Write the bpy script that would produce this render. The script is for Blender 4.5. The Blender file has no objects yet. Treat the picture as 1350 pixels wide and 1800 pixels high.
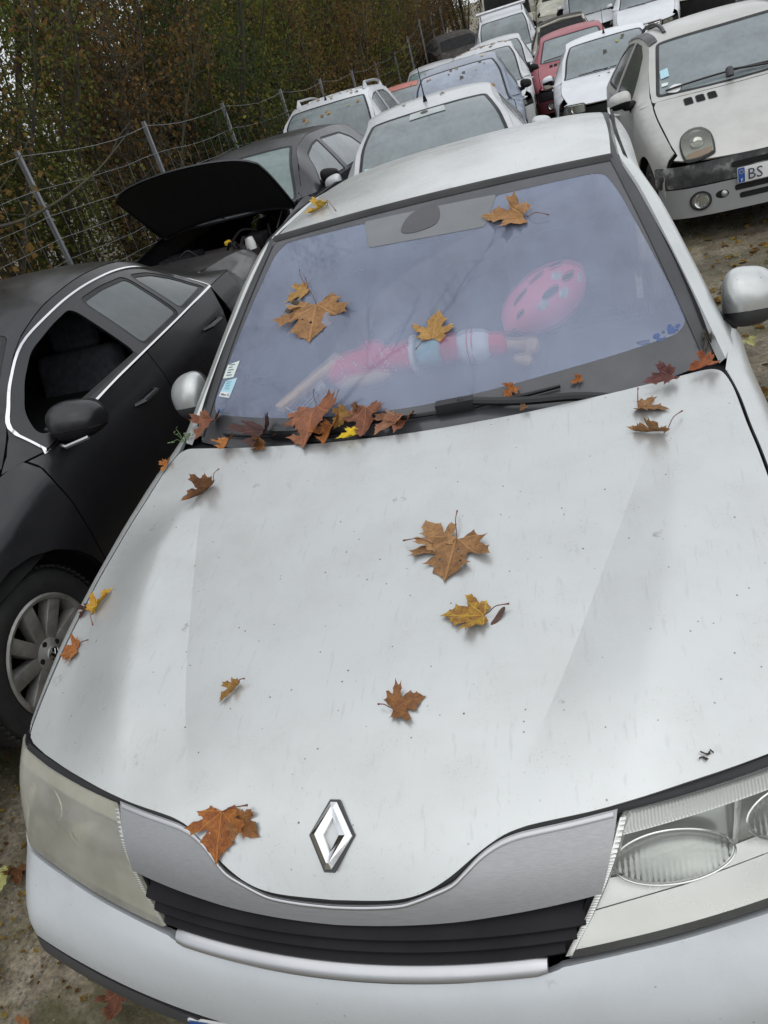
import bpy, bmesh, math, random
from mathutils import Vector, Matrix, Quaternion
from mathutils.geometry import delaunay_2d_cdt
R = math.radians
scene = bpy.context.scene
COL = scene.collection

# ---------------------------------------------------------------- camera
cam_data = bpy.data.cameras.new('camera')
cam = bpy.data.objects.new('camera', cam_data); COL.objects.link(cam)
cam_data.sensor_fit = 'VERTICAL'; cam_data.sensor_height = 36.0
cam_data.lens = 36.0*1361.3/1800.0
cam_data.clip_start = 0.02; cam_data.clip_end = 600
rt = Vector((0.94138734, 0.20723681, -0.26616307))
up = Vector((0.1063089, 0.56656253, 0.81713238))
bk = Vector((0.32013793, -0.79753358, 0.51132367))
m = Matrix((rt, up, bk)).transposed().to_4x4()
m.translation = Vector((0.558, -0.533, 1.857))
cam.matrix_world = m
scene.camera = cam

# ---------------------------------------------------------------- world: bright overcast sky
SUN_EL, SUN_AZ = R(68), R(150)
w = bpy.data.worlds.new('World'); scene.world = w; w.use_nodes = True
nt = w.node_tree; nt.nodes.clear()
def wn(t): return nt.nodes.new(t)
out = wn('ShaderNodeOutputWorld'); bg = wn('ShaderNodeBackground')
sky = wn('ShaderNodeTexSky'); sky.sky_type = 'NISHITA'; sky.sun_disc = False
sky.sun_elevation = SUN_EL; sky.sun_rotation = SUN_AZ
sky.air_density = 1.0; sky.dust_density = 1.5; sky.ozone_density = 1.0
hsv = wn('ShaderNodeHueSaturation'); hsv.inputs['Saturation'].default_value = 0.15
tc = wn('ShaderNodeTexCoord'); nz = wn('ShaderNodeTexNoise')
nz.inputs['Scale'].default_value = 1.7; nz.inputs['Detail'].default_value = 5.0; nz.inputs['Roughness'].default_value = .55
ramp = wn('ShaderNodeValToRGB')
ramp.color_ramp.elements[0].position = .30; ramp.color_ramp.elements[0].color = (.66, .70, .76, 1)
ramp.color_ramp.elements[1].position = .72; ramp.color_ramp.elements[1].color = (1.12, 1.12, 1.12, 1)
mul = wn('ShaderNodeMix'); mul.data_type = 'RGBA'; mul.blend_type = 'MULTIPLY'; mul.inputs[0].default_value = 1.0
nt.links.new(tc.outputs['Generated'], nz.inputs['Vector'])
nt.links.new(nz.outputs['Fac'], ramp.inputs['Fac'])
nt.links.new(sky.outputs['Color'], hsv.inputs['Color'])
cl = wn('ShaderNodeMix'); cl.data_type = 'RGBA'; cl.inputs[0].default_value = .65   # cloud deck over the clear sky
cl.inputs[7].default_value = (6.1, 6.2, 6.25, 1)
nt.links.new(hsv.outputs['Color'], cl.inputs[6]); nt.links.new(cl.outputs[2], mul.inputs[6]); nt.links.new(ramp.outputs['Color'], mul.inputs[7])
nt.links.new(mul.outputs[2], bg.inputs['Color']); nt.links.new(bg.outputs['Background'], out.inputs['Surface'])
bg.inputs['Strength'].default_value = 0.15

sd = bpy.data.lights.new('sun', 'SUN'); sd.energy = 0.6; sd.angle = R(100); sd.color = (1.0, .97, .93)
so = bpy.data.objects.new('sun', sd); COL.objects.link(so)
_d = Vector((math.sin(SUN_AZ)*math.cos(SUN_EL), math.cos(SUN_AZ)*math.cos(SUN_EL), math.sin(SUN_EL)))
so.rotation_euler = _d.to_track_quat('Z', 'Y').to_euler()
so.location = (4, -6, 12)

vs = scene.view_settings
vs.view_transform = 'Standard'; vs.look = 'None'; vs.gamma = 1.0; vs.use_curve_mapping = False
vs.exposure = 0.40
try:
    scene.cycles.use_denoising = True
    scene.cycles.max_bounces = 10; scene.cycles.transparent_max_bounces = 16
    scene.cycles.transmission_bounces = 8
    scene.cycles.caustics_reflective = False
    scene.cycles.sample_clamp_indirect = 6.0
except Exception:
    pass
# ---------------------------------------------------------------- surfaces (metres, car frame: x right, y back, z up)
def interp(xs, ys):
    n = len(xs)
    h = [xs[i+1]-xs[i] for i in range(n-1)]
    d = [(ys[i+1]-ys[i])/h[i] for i in range(n-1)]
    m = [0.0]*n
    m[0], m[-1] = d[0], d[-1]
    for i in range(1, n-1):
        m[i] = 0.0 if d[i-1]*d[i] <= 0 else 2*d[i-1]*d[i]/(d[i-1]+d[i])
    def f(x):
        if x <= xs[0]: return ys[0]+m[0]*(x-xs[0])
        if x >= xs[-1]: return ys[-1]+m[-1]*(x-xs[-1])
        i = 0
        while x > xs[i+1]: i += 1
        t = (x-xs[i])/h[i]
        return ((2*t**3-3*t**2+1)*ys[i]+(t**3-2*t**2+t)*h[i]*m[i]
                + (-2*t**3+3*t**2)*ys[i+1]+(t**3-t**2)*h[i]*m[i+1])
    return f

def sstep(a, b, x):
    t = min(1, max(0, (x-a)/(b-a)))
    return t*t*(3-2*t)

# main car
_zc = interp([.05,.12,.18,.27,.4,.6,.85,1.1,1.3,1.5], [.63,.715,.765,.802,.838,.876,.917,.955,.98,1.0])
_kk = interp([0,.3,.7,1.3,1.6], [.12,.11,.06,.035,.03])
_cin = interp([.1,.25,.35,.46,.6,.75,.85,1.04,1.2], [.25,.305,.345,.388,.435,.483,.515,.573,.62])
_cout = interp([.1,.4,.52,.66,.8,1.02,1.2], [.44,.514,.55,.582,.604,.628,.65])
def zhood(x, y):
    z = _zc(y)-_kk(y)*abs(x)**2.2
    a = abs(x); ci = _cin(y); co = max(_cout(y), ci+.02)
    amp = .024*sstep(.2,.45,y)*(1-sstep(.85,1.10,y))
    if a > ci:
        t = (a-ci)/(co-ci)
        if t < 1.0:
            b = t if t < .85 else .85+.15*math.sin((t-.85)/.15*math.pi/2)*.85
            z += amp*min(b, 1)
        else:
            z += amp*(1-sstep(0, .20, a-co))
    return z
_yc = interp([.15,.3,.42,.5,.57,.60,.66,.72,.77,.85], [.06,.015,0,.01,.035,.055,.085,.125,.183,.3])
_s2 = interp([.2,.47,.58,.8], [.22,.225,.30,.305])
def ynose(x, z):
    a = abs(x)
    return _yc(z)+_s2(z)*a*a
def nose(x, z):
    return (x, ynose(x, z), z)
def hood_edge(y):          # half width of the bonnet
    return _xe(y)
_xe = interp([.39,.447,.53,.62,.7,.82,.93,1.02,1.11,1.2,1.30,1.36], [.787,.798,.802,.804,.804,.805,.799,.794,.787,.783,.772,.760])
def windscreen(s, v, off=0.0):
    xb, xt = .745, .572
    x = s*(xb*(1-v)+xt*v)
    y0 = 1.235+.20*s*s; z0 = .940+.012*s*s
    y1 = 2.045+.045*s*s; z1 = 1.372-.022*s*s
    y = y0+(y1-y0)*v; z = z0+(z1-z0)*v
    b = .030*math.sin(math.pi*v)*(1-.3*s*s)+off
    return (x, y-b*.45, z+b*.89)
_zr = interp([2.03,2.3,2.6,2.9,3.3,3.6,3.8], [1.374,1.396,1.402,1.391,1.345,1.29,1.24])
_xr = interp([2.05,2.4,2.9,3.4,3.7], [.572,.575,.565,.545,.51])
def zroof(x, y):
    return _zr(y)-.028*(abs(x)/.58)**2.2-.016*(abs(x)/.58)**8*min(1,max(0,(y-2.06)/.3))
# ---------------------------------------------------------------- materials
MATS = {}
def _principled(name):
    mt = bpy.data.materials.new(name); mt.use_nodes = True
    return mt, mt.node_tree, mt.node_tree.nodes['Principled BSDF']
def rgba(c): return (c[0], c[1], c[2], 1.0)
def noise(nt, scale, detail=4, rough=.55, coord='Object', vec=None, dist=0):
    n = nt.nodes.new('ShaderNodeTexNoise')
    n.inputs['Scale'].default_value = scale; n.inputs['Detail'].default_value = detail
    n.inputs['Roughness'].default_value = rough; n.inputs['Distortion'].default_value = dist
    if vec is None:
        t = nt.nodes.new('ShaderNodeTexCoord'); vec = t.outputs[coord]
    nt.links.new(vec, n.inputs['Vector'])
    return n
def ramp_(nt, src, stops):
    r = nt.nodes.new('ShaderNodeValToRGB')
    el = r.color_ramp.elements
    while len(el) < len(stops): el.new(.5)
    for e, (p, c) in zip(el, stops):
        e.position = p; e.color = rgba(c) if not isinstance(c, (int, float)) else (c, c, c, 1)
    nt.links.new(src, r.inputs['Fac'])
    return r
def mixc(nt, fac, a, b, mode='MIX'):
    n = nt.nodes.new('ShaderNodeMix'); n.data_type = 'RGBA'; n.blend_type = mode
    for s, v in ((n.inputs[0], fac), (n.inputs[6], a), (n.inputs[7], b)):
        if hasattr(v, 'is_output'): nt.links.new(v, s)
        elif isinstance(v, (int, float)): s.default_value = v
        else: s.default_value = rgba(v)
    return n.outputs[2]
def math_(nt, op, a, b=None, c=None):
    n = nt.nodes.new('ShaderNodeMath'); n.operation = op
    for i, v in enumerate((a, b, c)):
        if v is None: continue
        if hasattr(v, 'is_output'): nt.links.new(v, n.inputs[i])
        else: n.inputs[i].default_value = v
    return n.outputs[0]
def bump(nt, p, src, strength, dist):
    b = nt.nodes.new('ShaderNodeBump'); b.inputs['Strength'].default_value = strength
    b.inputs['Distance'].default_value = dist
    nt.links.new(src, b.inputs['Height']); nt.links.new(b.outputs['Normal'], p.inputs['Normal'])
def scaled(nt, sx, sy, sz, coord='Object'):
    t = nt.nodes.new('ShaderNodeTexCoord'); mp = nt.nodes.new('ShaderNodeMapping')
    mp.inputs['Scale'].default_value = (sx, sy, sz)
    nt.links.new(t.outputs[coord], mp.inputs['Vector'])
    return mp.outputs['Vector']

def simple(name, col, rough=.5, metal=0.0, var=.12, vscale=6, bstr=0, bscale=60, bdist=.001, coat=0, spec=.5):
    if name in MATS: return MATS[name]
    mt, nt, p = _principled(name)
    n = noise(nt, vscale, 5)
    c0 = tuple(max(0, k*(1-var)) for k in col); c1 = tuple(min(1, k*(1+var)) for k in col)
    r = ramp_(nt, n.outputs['Fac'], [(.3, c0), (.7, c1)])
    nt.links.new(r.outputs['Color'], p.inputs['Base Color'])
    rr = ramp_(nt, n.outputs['Fac'], [(.3, min(1, rough*1.12)), (.7, rough*.9)])
    nt.links.new(rr.outputs['Color'], p.inputs['Roughness'])
    p.inputs['Metallic'].default_value = metal
    p.inputs['Coat Weight'].default_value = coat
    p.inputs['Specular IOR Level'].default_value = spec
    if bstr:
        b = noise(nt, bscale, 4); bump(nt, p, b.outputs['Fac'], bstr, bdist)
    MATS[name] = mt
    return mt

def paint(name, col, metal=.0, rough=.32, coat=.5, dirt=.35, dirtcol=(.22,.21,.17), speck=.5, dents=0.0, streak=0.0, crough=.12):
    """weathered car paint: flake colour, film of grime, specks, rain streaks, shallow dents"""
    if name in MATS: return MATS[name]
    mt, nt, p = _principled(name)
    big = noise(nt, 2.3, 5, .6)
    fine = noise(nt, 38, 4, .65)
    base = mixc(nt, big.outputs['Fac'], tuple(k*.94 for k in col), tuple(min(1, k*1.05) for k in col))
    flake = noise(nt, 900, 1)
    base = mixc(nt, math_(nt, 'MULTIPLY', flake.outputs['Fac'], .12), base, tuple(k*.8 for k in col))
    film = ramp_(nt, noise(nt, 5.5, 6, .62).outputs['Fac'], [(.42, 0.0), (.78, 1.0)])
    c = mixc(nt, math_(nt, 'MULTIPLY', film.outputs['Color'], dirt*.45), base, dirtcol)
    if speck:
        v = nt.nodes.new('ShaderNodeTexVoronoi'); v.inputs['Scale'].default_value = 46; v.feature = 'F1'
        t = nt.nodes.new('ShaderNodeTexCoord'); nt.links.new(t.outputs['Object'], v.inputs['Vector'])
        dot = ramp_(nt, v.outputs['Distance'], [(.055, 1.0), (.11, 0.0)])
        sel = ramp_(nt, noise(nt, 7.0, 4, .7).outputs['Fac'], [(.44, 0.0), (.56, 1.0)])
        rnd = nt.nodes.new('ShaderNodeSeparateColor'); nt.links.new(v.outputs['Color'], rnd.inputs[0])
        pick = math_(nt, 'GREATER_THAN', rnd.outputs[0], .55)
        f = math_(nt, 'MULTIPLY', math_(nt, 'MULTIPLY', dot.outputs['Color'], sel.outputs['Color']), math_(nt, 'MULTIPLY', pick, speck))
        c = mixc(nt, f, c, (.10,.095,.085))
        v3 = nt.nodes.new('ShaderNodeTexVoronoi'); v3.inputs['Scale'].default_value = 150; nt.links.new(t.outputs['Object'], v3.inputs['Vector'])
        d3 = ramp_(nt, v3.outputs['Distance'], [(.10, 1.0), (.22, 0.0)]); s3 = ramp_(nt, noise(nt, 11, 5, .75).outputs['Fac'], [(.50, 0.0), (.64, 1.0)])
        c = mixc(nt, math_(nt, 'MULTIPLY', math_(nt, 'MULTIPLY', d3.outputs['Color'], s3.outputs['Color']), .32*speck), c, (.13,.12,.10))
        # rings of dried rain and bird lime
        r2 = nt.nodes.new('ShaderNodeTexVoronoi'); r2.inputs['Scale'].default_value = 9; r2.feature = 'F1'
        nn = noise(nt, 60, 3); tv = nt.nodes.new('ShaderNodeTexCoord')
        ad = nt.nodes.new('ShaderNodeVectorMath'); ad.operation = 'MULTIPLY_ADD'
        ad.inputs[1].default_value = (.03,.03,.03)
        nt.links.new(nn.outputs['Color'], ad.inputs[0]); nt.links.new(tv.outputs['Object'], ad.inputs[2])
        nt.links.new(ad.outputs[0], r2.inputs['Vector'])
        ring = ramp_(nt, r2.outputs['Distance'], [(.05, 0.0), (.10, 1.0), (.13, .25), (.15, 0.0)])
        rs = nt.nodes.new('ShaderNodeSeparateColor'); nt.links.new(r2.outputs['Color'], rs.inputs[0])
        f2 = math_(nt, 'MULTIPLY', ring.outputs['Color'], math_(nt, 'MULTIPLY', math_(nt, 'GREATER_THAN', rs.outputs[1], .70), .50*speck))
        brk = ramp_(nt, fine.outputs['Fac'], [(.45, 0.0), (.6, 1.0)])
        c = mixc(nt, math_(nt, 'MULTIPLY', f2, brk.outputs['Color']), c, (.20,.18,.14))
    if streak:
        st = noise(nt, 1.0, 5, .6, vec=scaled(nt, 95, 7, 60))
        sr = ramp_(nt, st.outputs['Fac'], [(.60, 0.0), (.68, 1.0)])
        c = mixc(nt, math_(nt, 'MULTIPLY', sr.outputs['Color'], streak), c, tuple(k*.62 for k in col))
    nt.links.new(c, p.inputs['Base Color'])
    p.inputs['Metallic'].default_value = metal
    rr = ramp_(nt, big.outputs['Fac'], [(.3, rough*1.25), (.7, rough*.85)])
    nt.links.new(rr.outputs['Color'], p.inputs['Roughness'])
    p.inputs['Coat Weight'].default_value = coat
    rc = ramp_(nt, film.outputs['Color'], [(0, crough), (1, crough*3)])
    nt.links.new(rc.outputs['Color'], p.inputs['Coat Roughness'])
    if dents:
        dn = noise(nt, 4.2, 2, .4)
        dn2 = noise(nt, 16, 2, .5)
        dm = ramp_(nt, noise(nt, 3.1, 2, .5).outputs['Fac'], [(.50, 0.0), (.62, 1.0)])
        dn3 = ramp_(nt, noise(nt, 26, 1, .4).outputs['Fac'], [(.60, 1.0), (.74, 0.0)])
        h = math_(nt, 'ADD', math_(nt, 'MULTIPLY', dn.outputs['Fac'], .6), math_(nt, 'MULTIPLY', math_(nt, 'MULTIPLY', dn3.outputs['Color'], dm.outputs['Color']), .10))
        bump(nt, p, h, dents, .02)
    MATS[name] = mt
    return mt

def fogged(name, tint=(.36,.42,.44), fog=.75, rough=.12, spec=.6, edge=None):
    """closed-car window with condensation on the inside: pale film, still glossy outside"""
    if name in MATS: return MATS[name]
    mt, nt, p = _principled(name)
    n = noise(nt, 3.0, 5, .6); n2 = noise(nt, 1.0, 4, .5, vec=scaled(nt, 25, 25, 4))
    f = math_(nt, 'ADD', math_(nt, 'MULTIPLY', n.outputs['Fac'], .7), math_(nt, 'MULTIPLY', n2.outputs['Fac'], .3))
    r = ramp_(nt, f, [(.32, tuple(k*(.62) for k in tint)), (.68, tint)])
    nt.links.new(r.outputs['Color'], p.inputs['Base Color'])
    p.inputs['Roughness'].default_value = rough
    p.inputs['Specular IOR Level'].default_value = spec
    dr = noise(nt, 190, 2); bump(nt, p, dr.outputs['Fac'], .08, .001)
    MATS[name] = mt
    return mt

def screen_glass(name):
    """windscreen: see-through, but misted inside so that far things blur"""
    mt = bpy.data.materials.new(name); mt.use_nodes = True
    nt = mt.node_tree; nt.nodes.clear()
    o = nt.nodes.new('ShaderNodeOutputMaterial')
    tr = nt.nodes.new('ShaderNodeBsdfTransparent'); tr.inputs['Color'].default_value = (.86,.91,.96,1)
    rf = nt.nodes.new('ShaderNodeBsdfRefraction'); rf.inputs['IOR'].default_value = 1.10; rf.inputs['Roughness'].default_value = .23
    rf.inputs['Color'].default_value = (.84,.90,.98,1)
    df = nt.nodes.new('ShaderNodeBsdfDiffuse'); df.inputs['Color'].default_value = (.60,.68,.93,1)
    gl = nt.nodes.new('ShaderNodeBsdfGlossy'); gl.inputs['Roughness'].default_value = .04
    gl.inputs['Color'].default_value = (.93,.96,1,1)
    fr = nt.nodes.new('ShaderNodeFresnel'); fr.inputs['IOR'].default_value = 1.52
    n = noise(nt, 3.2, 5, .6); n2 = noise(nt, 1.0, 3, .55, vec=scaled(nt, 9, 2, 2))
    mist = math_(nt, 'ADD', math_(nt, 'MULTIPLY', n.outputs['Fac'], .7), math_(nt, 'MULTIPLY', n2.outputs['Fac'], .3))
    mr = ramp_(nt, mist, [(.34, .19), (.66, .31)])
    m1 = nt.nodes.new('ShaderNodeMixShader'); m1.inputs[0].default_value = .52
    nt.links.new(tr.outputs[0], m1.inputs[1]); nt.links.new(rf.outputs[0], m1.inputs[2])
    m2 = nt.nodes.new('ShaderNodeMixShader')
    nt.links.new(mr.outputs['Color'], m2.inputs[0]); nt.links.new(m1.outputs[0], m2.inputs[1]); nt.links.new(df.outputs[0], m2.inputs[2])
    m3 = nt.nodes.new('ShaderNodeMixShader')
    nt.links.new(fr.outputs[0], m3.inputs[0]); nt.links.new(m2.outputs[0], m3.inputs[1]); nt.links.new(gl.outputs[0], m3.inputs[2])
    nt.links.new(m3.outputs[0], o.inputs['Surface'])
    return mt

def clear_lens(name, tint=(.95,.97,.95), haze=.12, hazecol=(.6,.6,.5), rough=.03):
    mt = bpy.data.materials.new(name); mt.use_nodes = True
    nt = mt.node_tree; nt.nodes.clear()
    o = nt.nodes.new('ShaderNodeOutputMaterial')
    tr = nt.nodes.new('ShaderNodeBsdfTransparent'); tr.inputs['Color'].default_value = rgba(tint)
    df = nt.nodes.new('ShaderNodeBsdfDiffuse'); df.inputs['Color'].default_value = rgba(hazecol)
    gl = nt.nodes.new('ShaderNodeBsdfGlossy'); gl.inputs['Roughness'].default_value = rough
    fr = nt.nodes.new('ShaderNodeFresnel'); fr.inputs['IOR'].default_value = 1.5
    n = noise(nt, 7, 4); mr = ramp_(nt, n.outputs['Fac'], [(.3, haze*.7), (.7, min(1, haze*1.25))])
    m2 = nt.nodes.new('ShaderNodeMixShader'); nt.links.new(mr.outputs['Color'], m2.inputs[0])
    nt.links.new(tr.outputs[0], m2.inputs[1]); nt.links.new(df.outputs[0], m2.inputs[2])
    m3 = nt.nodes.new('ShaderNodeMixShader'); nt.links.new(fr.outputs[0], m3.inputs[0])
    nt.links.new(m2.outputs[0], m3.inputs[1]); nt.links.new(gl.outputs[0], m3.inputs[2])
    nt.links.new(m3.outputs[0], o.inputs['Surface'])
    return mt

# ---------------------------------------------------------------- objects
def tag(o, label=None, cat=None, group=None, kind=None):
    if label: o['label'] = label
    if cat: o['category'] = cat
    if group: o['group'] = group
    if kind: o['kind'] = kind
    return o
def empty(name, loc=(0,0,0), rot=(0,0,0), label=None, cat=None, group=None):
    o = bpy.data.objects.new(name, None); COL.objects.link(o)
    o.location = loc; o.rotation_euler = rot; o.empty_display_size = .2
    return tag(o, label, cat, group)
def mesh_obj(name, verts, faces, mat, parent=None, smooth=True, uv=None):
    me = bpy.data.meshes.new(name)
    me.from_pydata([tuple(v) for v in verts], [], faces); me.update()
    if smooth:
        me.polygons.foreach_set('use_smooth', [True]*len(me.polygons))
    if uv is not None:
        l = me.uv_layers.new(name='UVMap')
        l.data.foreach_set('uv', [c for lp in me.loops for c in uv[lp.vertex_index]])
    if mat: me.materials.append(mat)
    o = bpy.data.objects.new(name, me); COL.objects.link(o)
    if parent: o.parent = parent
    return o
def copy_tree(o, parent=None):
    c = o.copy(); COL.objects.link(c); c.parent = parent
    for ch in list(o.children): copy_tree(ch, c)
    return c

class MB:
    """collects simple solids into one mesh"""
    def __init__(s): s.v = []; s.f = []
    def add(s, v, f):
        b = len(s.v); s.v += [tuple(p) for p in v]; s.f += [tuple(i+b for i in q) for q in f]; return s
    def box(s, c, d, rot=None):
        x, y, z = (k/2 for k in d); P = []
        for i in (-1,1):
            for j in (-1,1):
                for k in (-1,1):
                    q = Vector((i*x, j*y, k*z))
                    if rot is not None: q = rot @ q
                    P.append(q+Vector(c))
        return s.add(P, [(0,1,3,2),(4,6,7,5),(0,4,5,1),(2,3,7,6),(0,2,6,4),(1,5,7,3)])
    def tube(s, pts, rad, n=8, cap=True):
        pts = [Vector(p) for p in pts]
        if isinstance(rad, (int, float)): rad = [rad]*len(pts)
        V = []; F = []; ref = None
        for i, p in enumerate(pts):
            t = (pts[min(i+1, len(pts)-1)]-pts[max(i-1, 0)])
            if t.length < 1e-9: t = Vector((0,0,1))
            t.normalize()
            if ref is None:
                ref = t.orthogonal().normalized()
            ref = (ref-t*ref.dot(t))
            if ref.length < 1e-6: ref = t.orthogonal()
            ref.normalize(); b = t.cross(ref)
            for k in range(n):
                a = 2*math.pi*k/n
                V.append(p+(ref*math.cos(a)+b*math.sin(a))*rad[i])
        for i in range(len(pts)-1):
            for k in range(n):
                F.append((i*n+k, i*n+(k+1)%n, (i+1)*n+(k+1)%n, (i+1)*n+k))
        if cap:
            F.append(tuple(range(n-1,-1,-1))); F.append(tuple((len(pts)-1)*n+k for k in range(n)))
        return s.add(V, F)
    def lathe(s, prof, axis_o, axis_d, n=32, close=False):
        """prof: (radius, along) list"""
        d = Vector(axis_d).normalized(); u = d.orthogonal().normalized(); w_ = d.cross(u); o = Vector(axis_o)
        V = []; F = []
        for r_, h in prof:
            for k in range(n):
                a = 2*math.pi*k/n
                V.append(o+d*h+(u*math.cos(a)+w_*math.sin(a))*r_)
        m_ = len(prof)
        for i in range(m_-1 if not close else m_):
            j = (i+1) % m_
            for k in range(n):
                F.append((i*n+k, i*n+(k+1)%n, j*n+(k+1)%n, j*n+k))
        return s.add(V, F)
    def prism(s, poly, a, b, fn):
        """extrude 2-D poly between levels a and b; fn(u,v,h)->3-D"""
        n = len(poly)
        V = [fn(u, v, a) for u, v in poly]+[fn(u, v, b) for u, v in poly]
        F = [tuple(range(n-1,-1,-1)), tuple(range(n, 2*n))]+[(i, (i+1)%n, n+(i+1)%n, n+i) for i in range(n)]
        return s.add(V, F)
    def build(s, name, mat, parent=None, smooth=True, bevel=0, seg=2, angle=40):
        o = mesh_obj(name, s.v, s.f, mat, parent, smooth=smooth)
        bm = bmesh.new(); bm.from_mesh(o.data)
        bmesh.ops.recalc_face_normals(bm, faces=bm.faces)
        if bevel:
            ed = [e for e in bm.edges if len(e.link_faces) == 2 and e.calc_face_angle(0) > R(30)]
            bmesh.ops.bevel(bm, geom=ed, offset=bevel, segments=seg, affect='EDGES', profile=.5, clamp_overlap=True)
        for e in bm.edges:
            if len(e.link_faces) == 2 and e.calc_face_angle(0) > R(angle): e.smooth = False
        bm.to_mesh(o.data); bm.free()
        return o

def catmull(P, n=6, closed=True):
    out = []; N = len(P)
    rng = range(N) if closed else range(N-1)
    for i in rng:
        g = lambda k: P[k % N] if closed else P[min(max(k, 0), N-1)]
        p0, p1, p2, p3 = g(i-1), g(i), g(i+1), g(i+2)
        for k in range(n):
            t = k/n
            out.append(tuple(.5*(2*b+(c-a)*t+(2*a-5*b+4*c-d)*t*t+(3*b-a-3*c+d)*t**3) for a, b, c, d in zip(p0, p1, p2, p3)))
    if not closed: out.append(tuple(P[-1]))
    return out
def rounded(P, r, n=5):
    """polygon with rounded corners; r a number or a list"""
    out = []; N = len(P)
    for i in range(N):
        ri = r[i] if isinstance(r, (list, tuple)) else r
        a = Vector(P[i-1]); b = Vector(P[i]); c = Vector(P[(i+1) % N])
        if ri <= 0: out.append(tuple(b)); continue
        u = (a-b); v = (c-b); l = min(ri, u.length*.48, v.length*.48)
        s0 = b+u.normalized()*l; s1 = b+v.normalized()*l
        for k in range(n+1):
            t = k/n
            out.append(tuple(s0*(1-t)**2+b*2*t*(1-t)+s1*t*t))
    return out
def inset(P, d):
    """move a closed polygon inwards by d (either winding)"""
    A = sum(P[i-1][0]*P[i][1]-P[i][0]*P[i-1][1] for i in range(len(P)))
    sg = 1 if A > 0 else -1; out = []
    N = len(P)
    for i in range(N):
        a = Vector(P[i-1]); b = Vector(P[i]); c = Vector(P[(i+1) % N])
        e1 = (b-a); e2 = (c-b)
        if e1.length < 1e-9: e1 = e2
        if e2.length < 1e-9: e2 = e1
        n1 = Vector((-e1.y, e1.x)).normalized(); n2 = Vector((-e2.y, e2.x)).normalized()
        n_ = (n1+n2)
        if n_.length < .2: n_ = n1
        n_.normalize(); k = max(.5, n_.dot(n1))
        out.append(tuple(b+n_*(sg*d/k)))
    return out
def _inside(P, x, y):
    c = False; j = len(P)-1
    for i in range(len(P)):
        xi, yi = P[i]; xj, yj = P[j]
        if (yi > y) != (yj > y) and x < (xj-xi)*(y-yi)/(yj-yi)+xi: c = not c
        j = i
    return c
def _resample(P, sp):
    out = []
    for i in range(len(P)):
        a = Vector(P[i]); b = Vector(P[(i+1) % len(P)]); n = max(1, int(math.ceil((b-a).length/sp)))
        if (b-a).length < 1e-7: continue
        for k in range(n): out.append(tuple(a+(b-a)*(k/n)))
    return out
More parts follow.
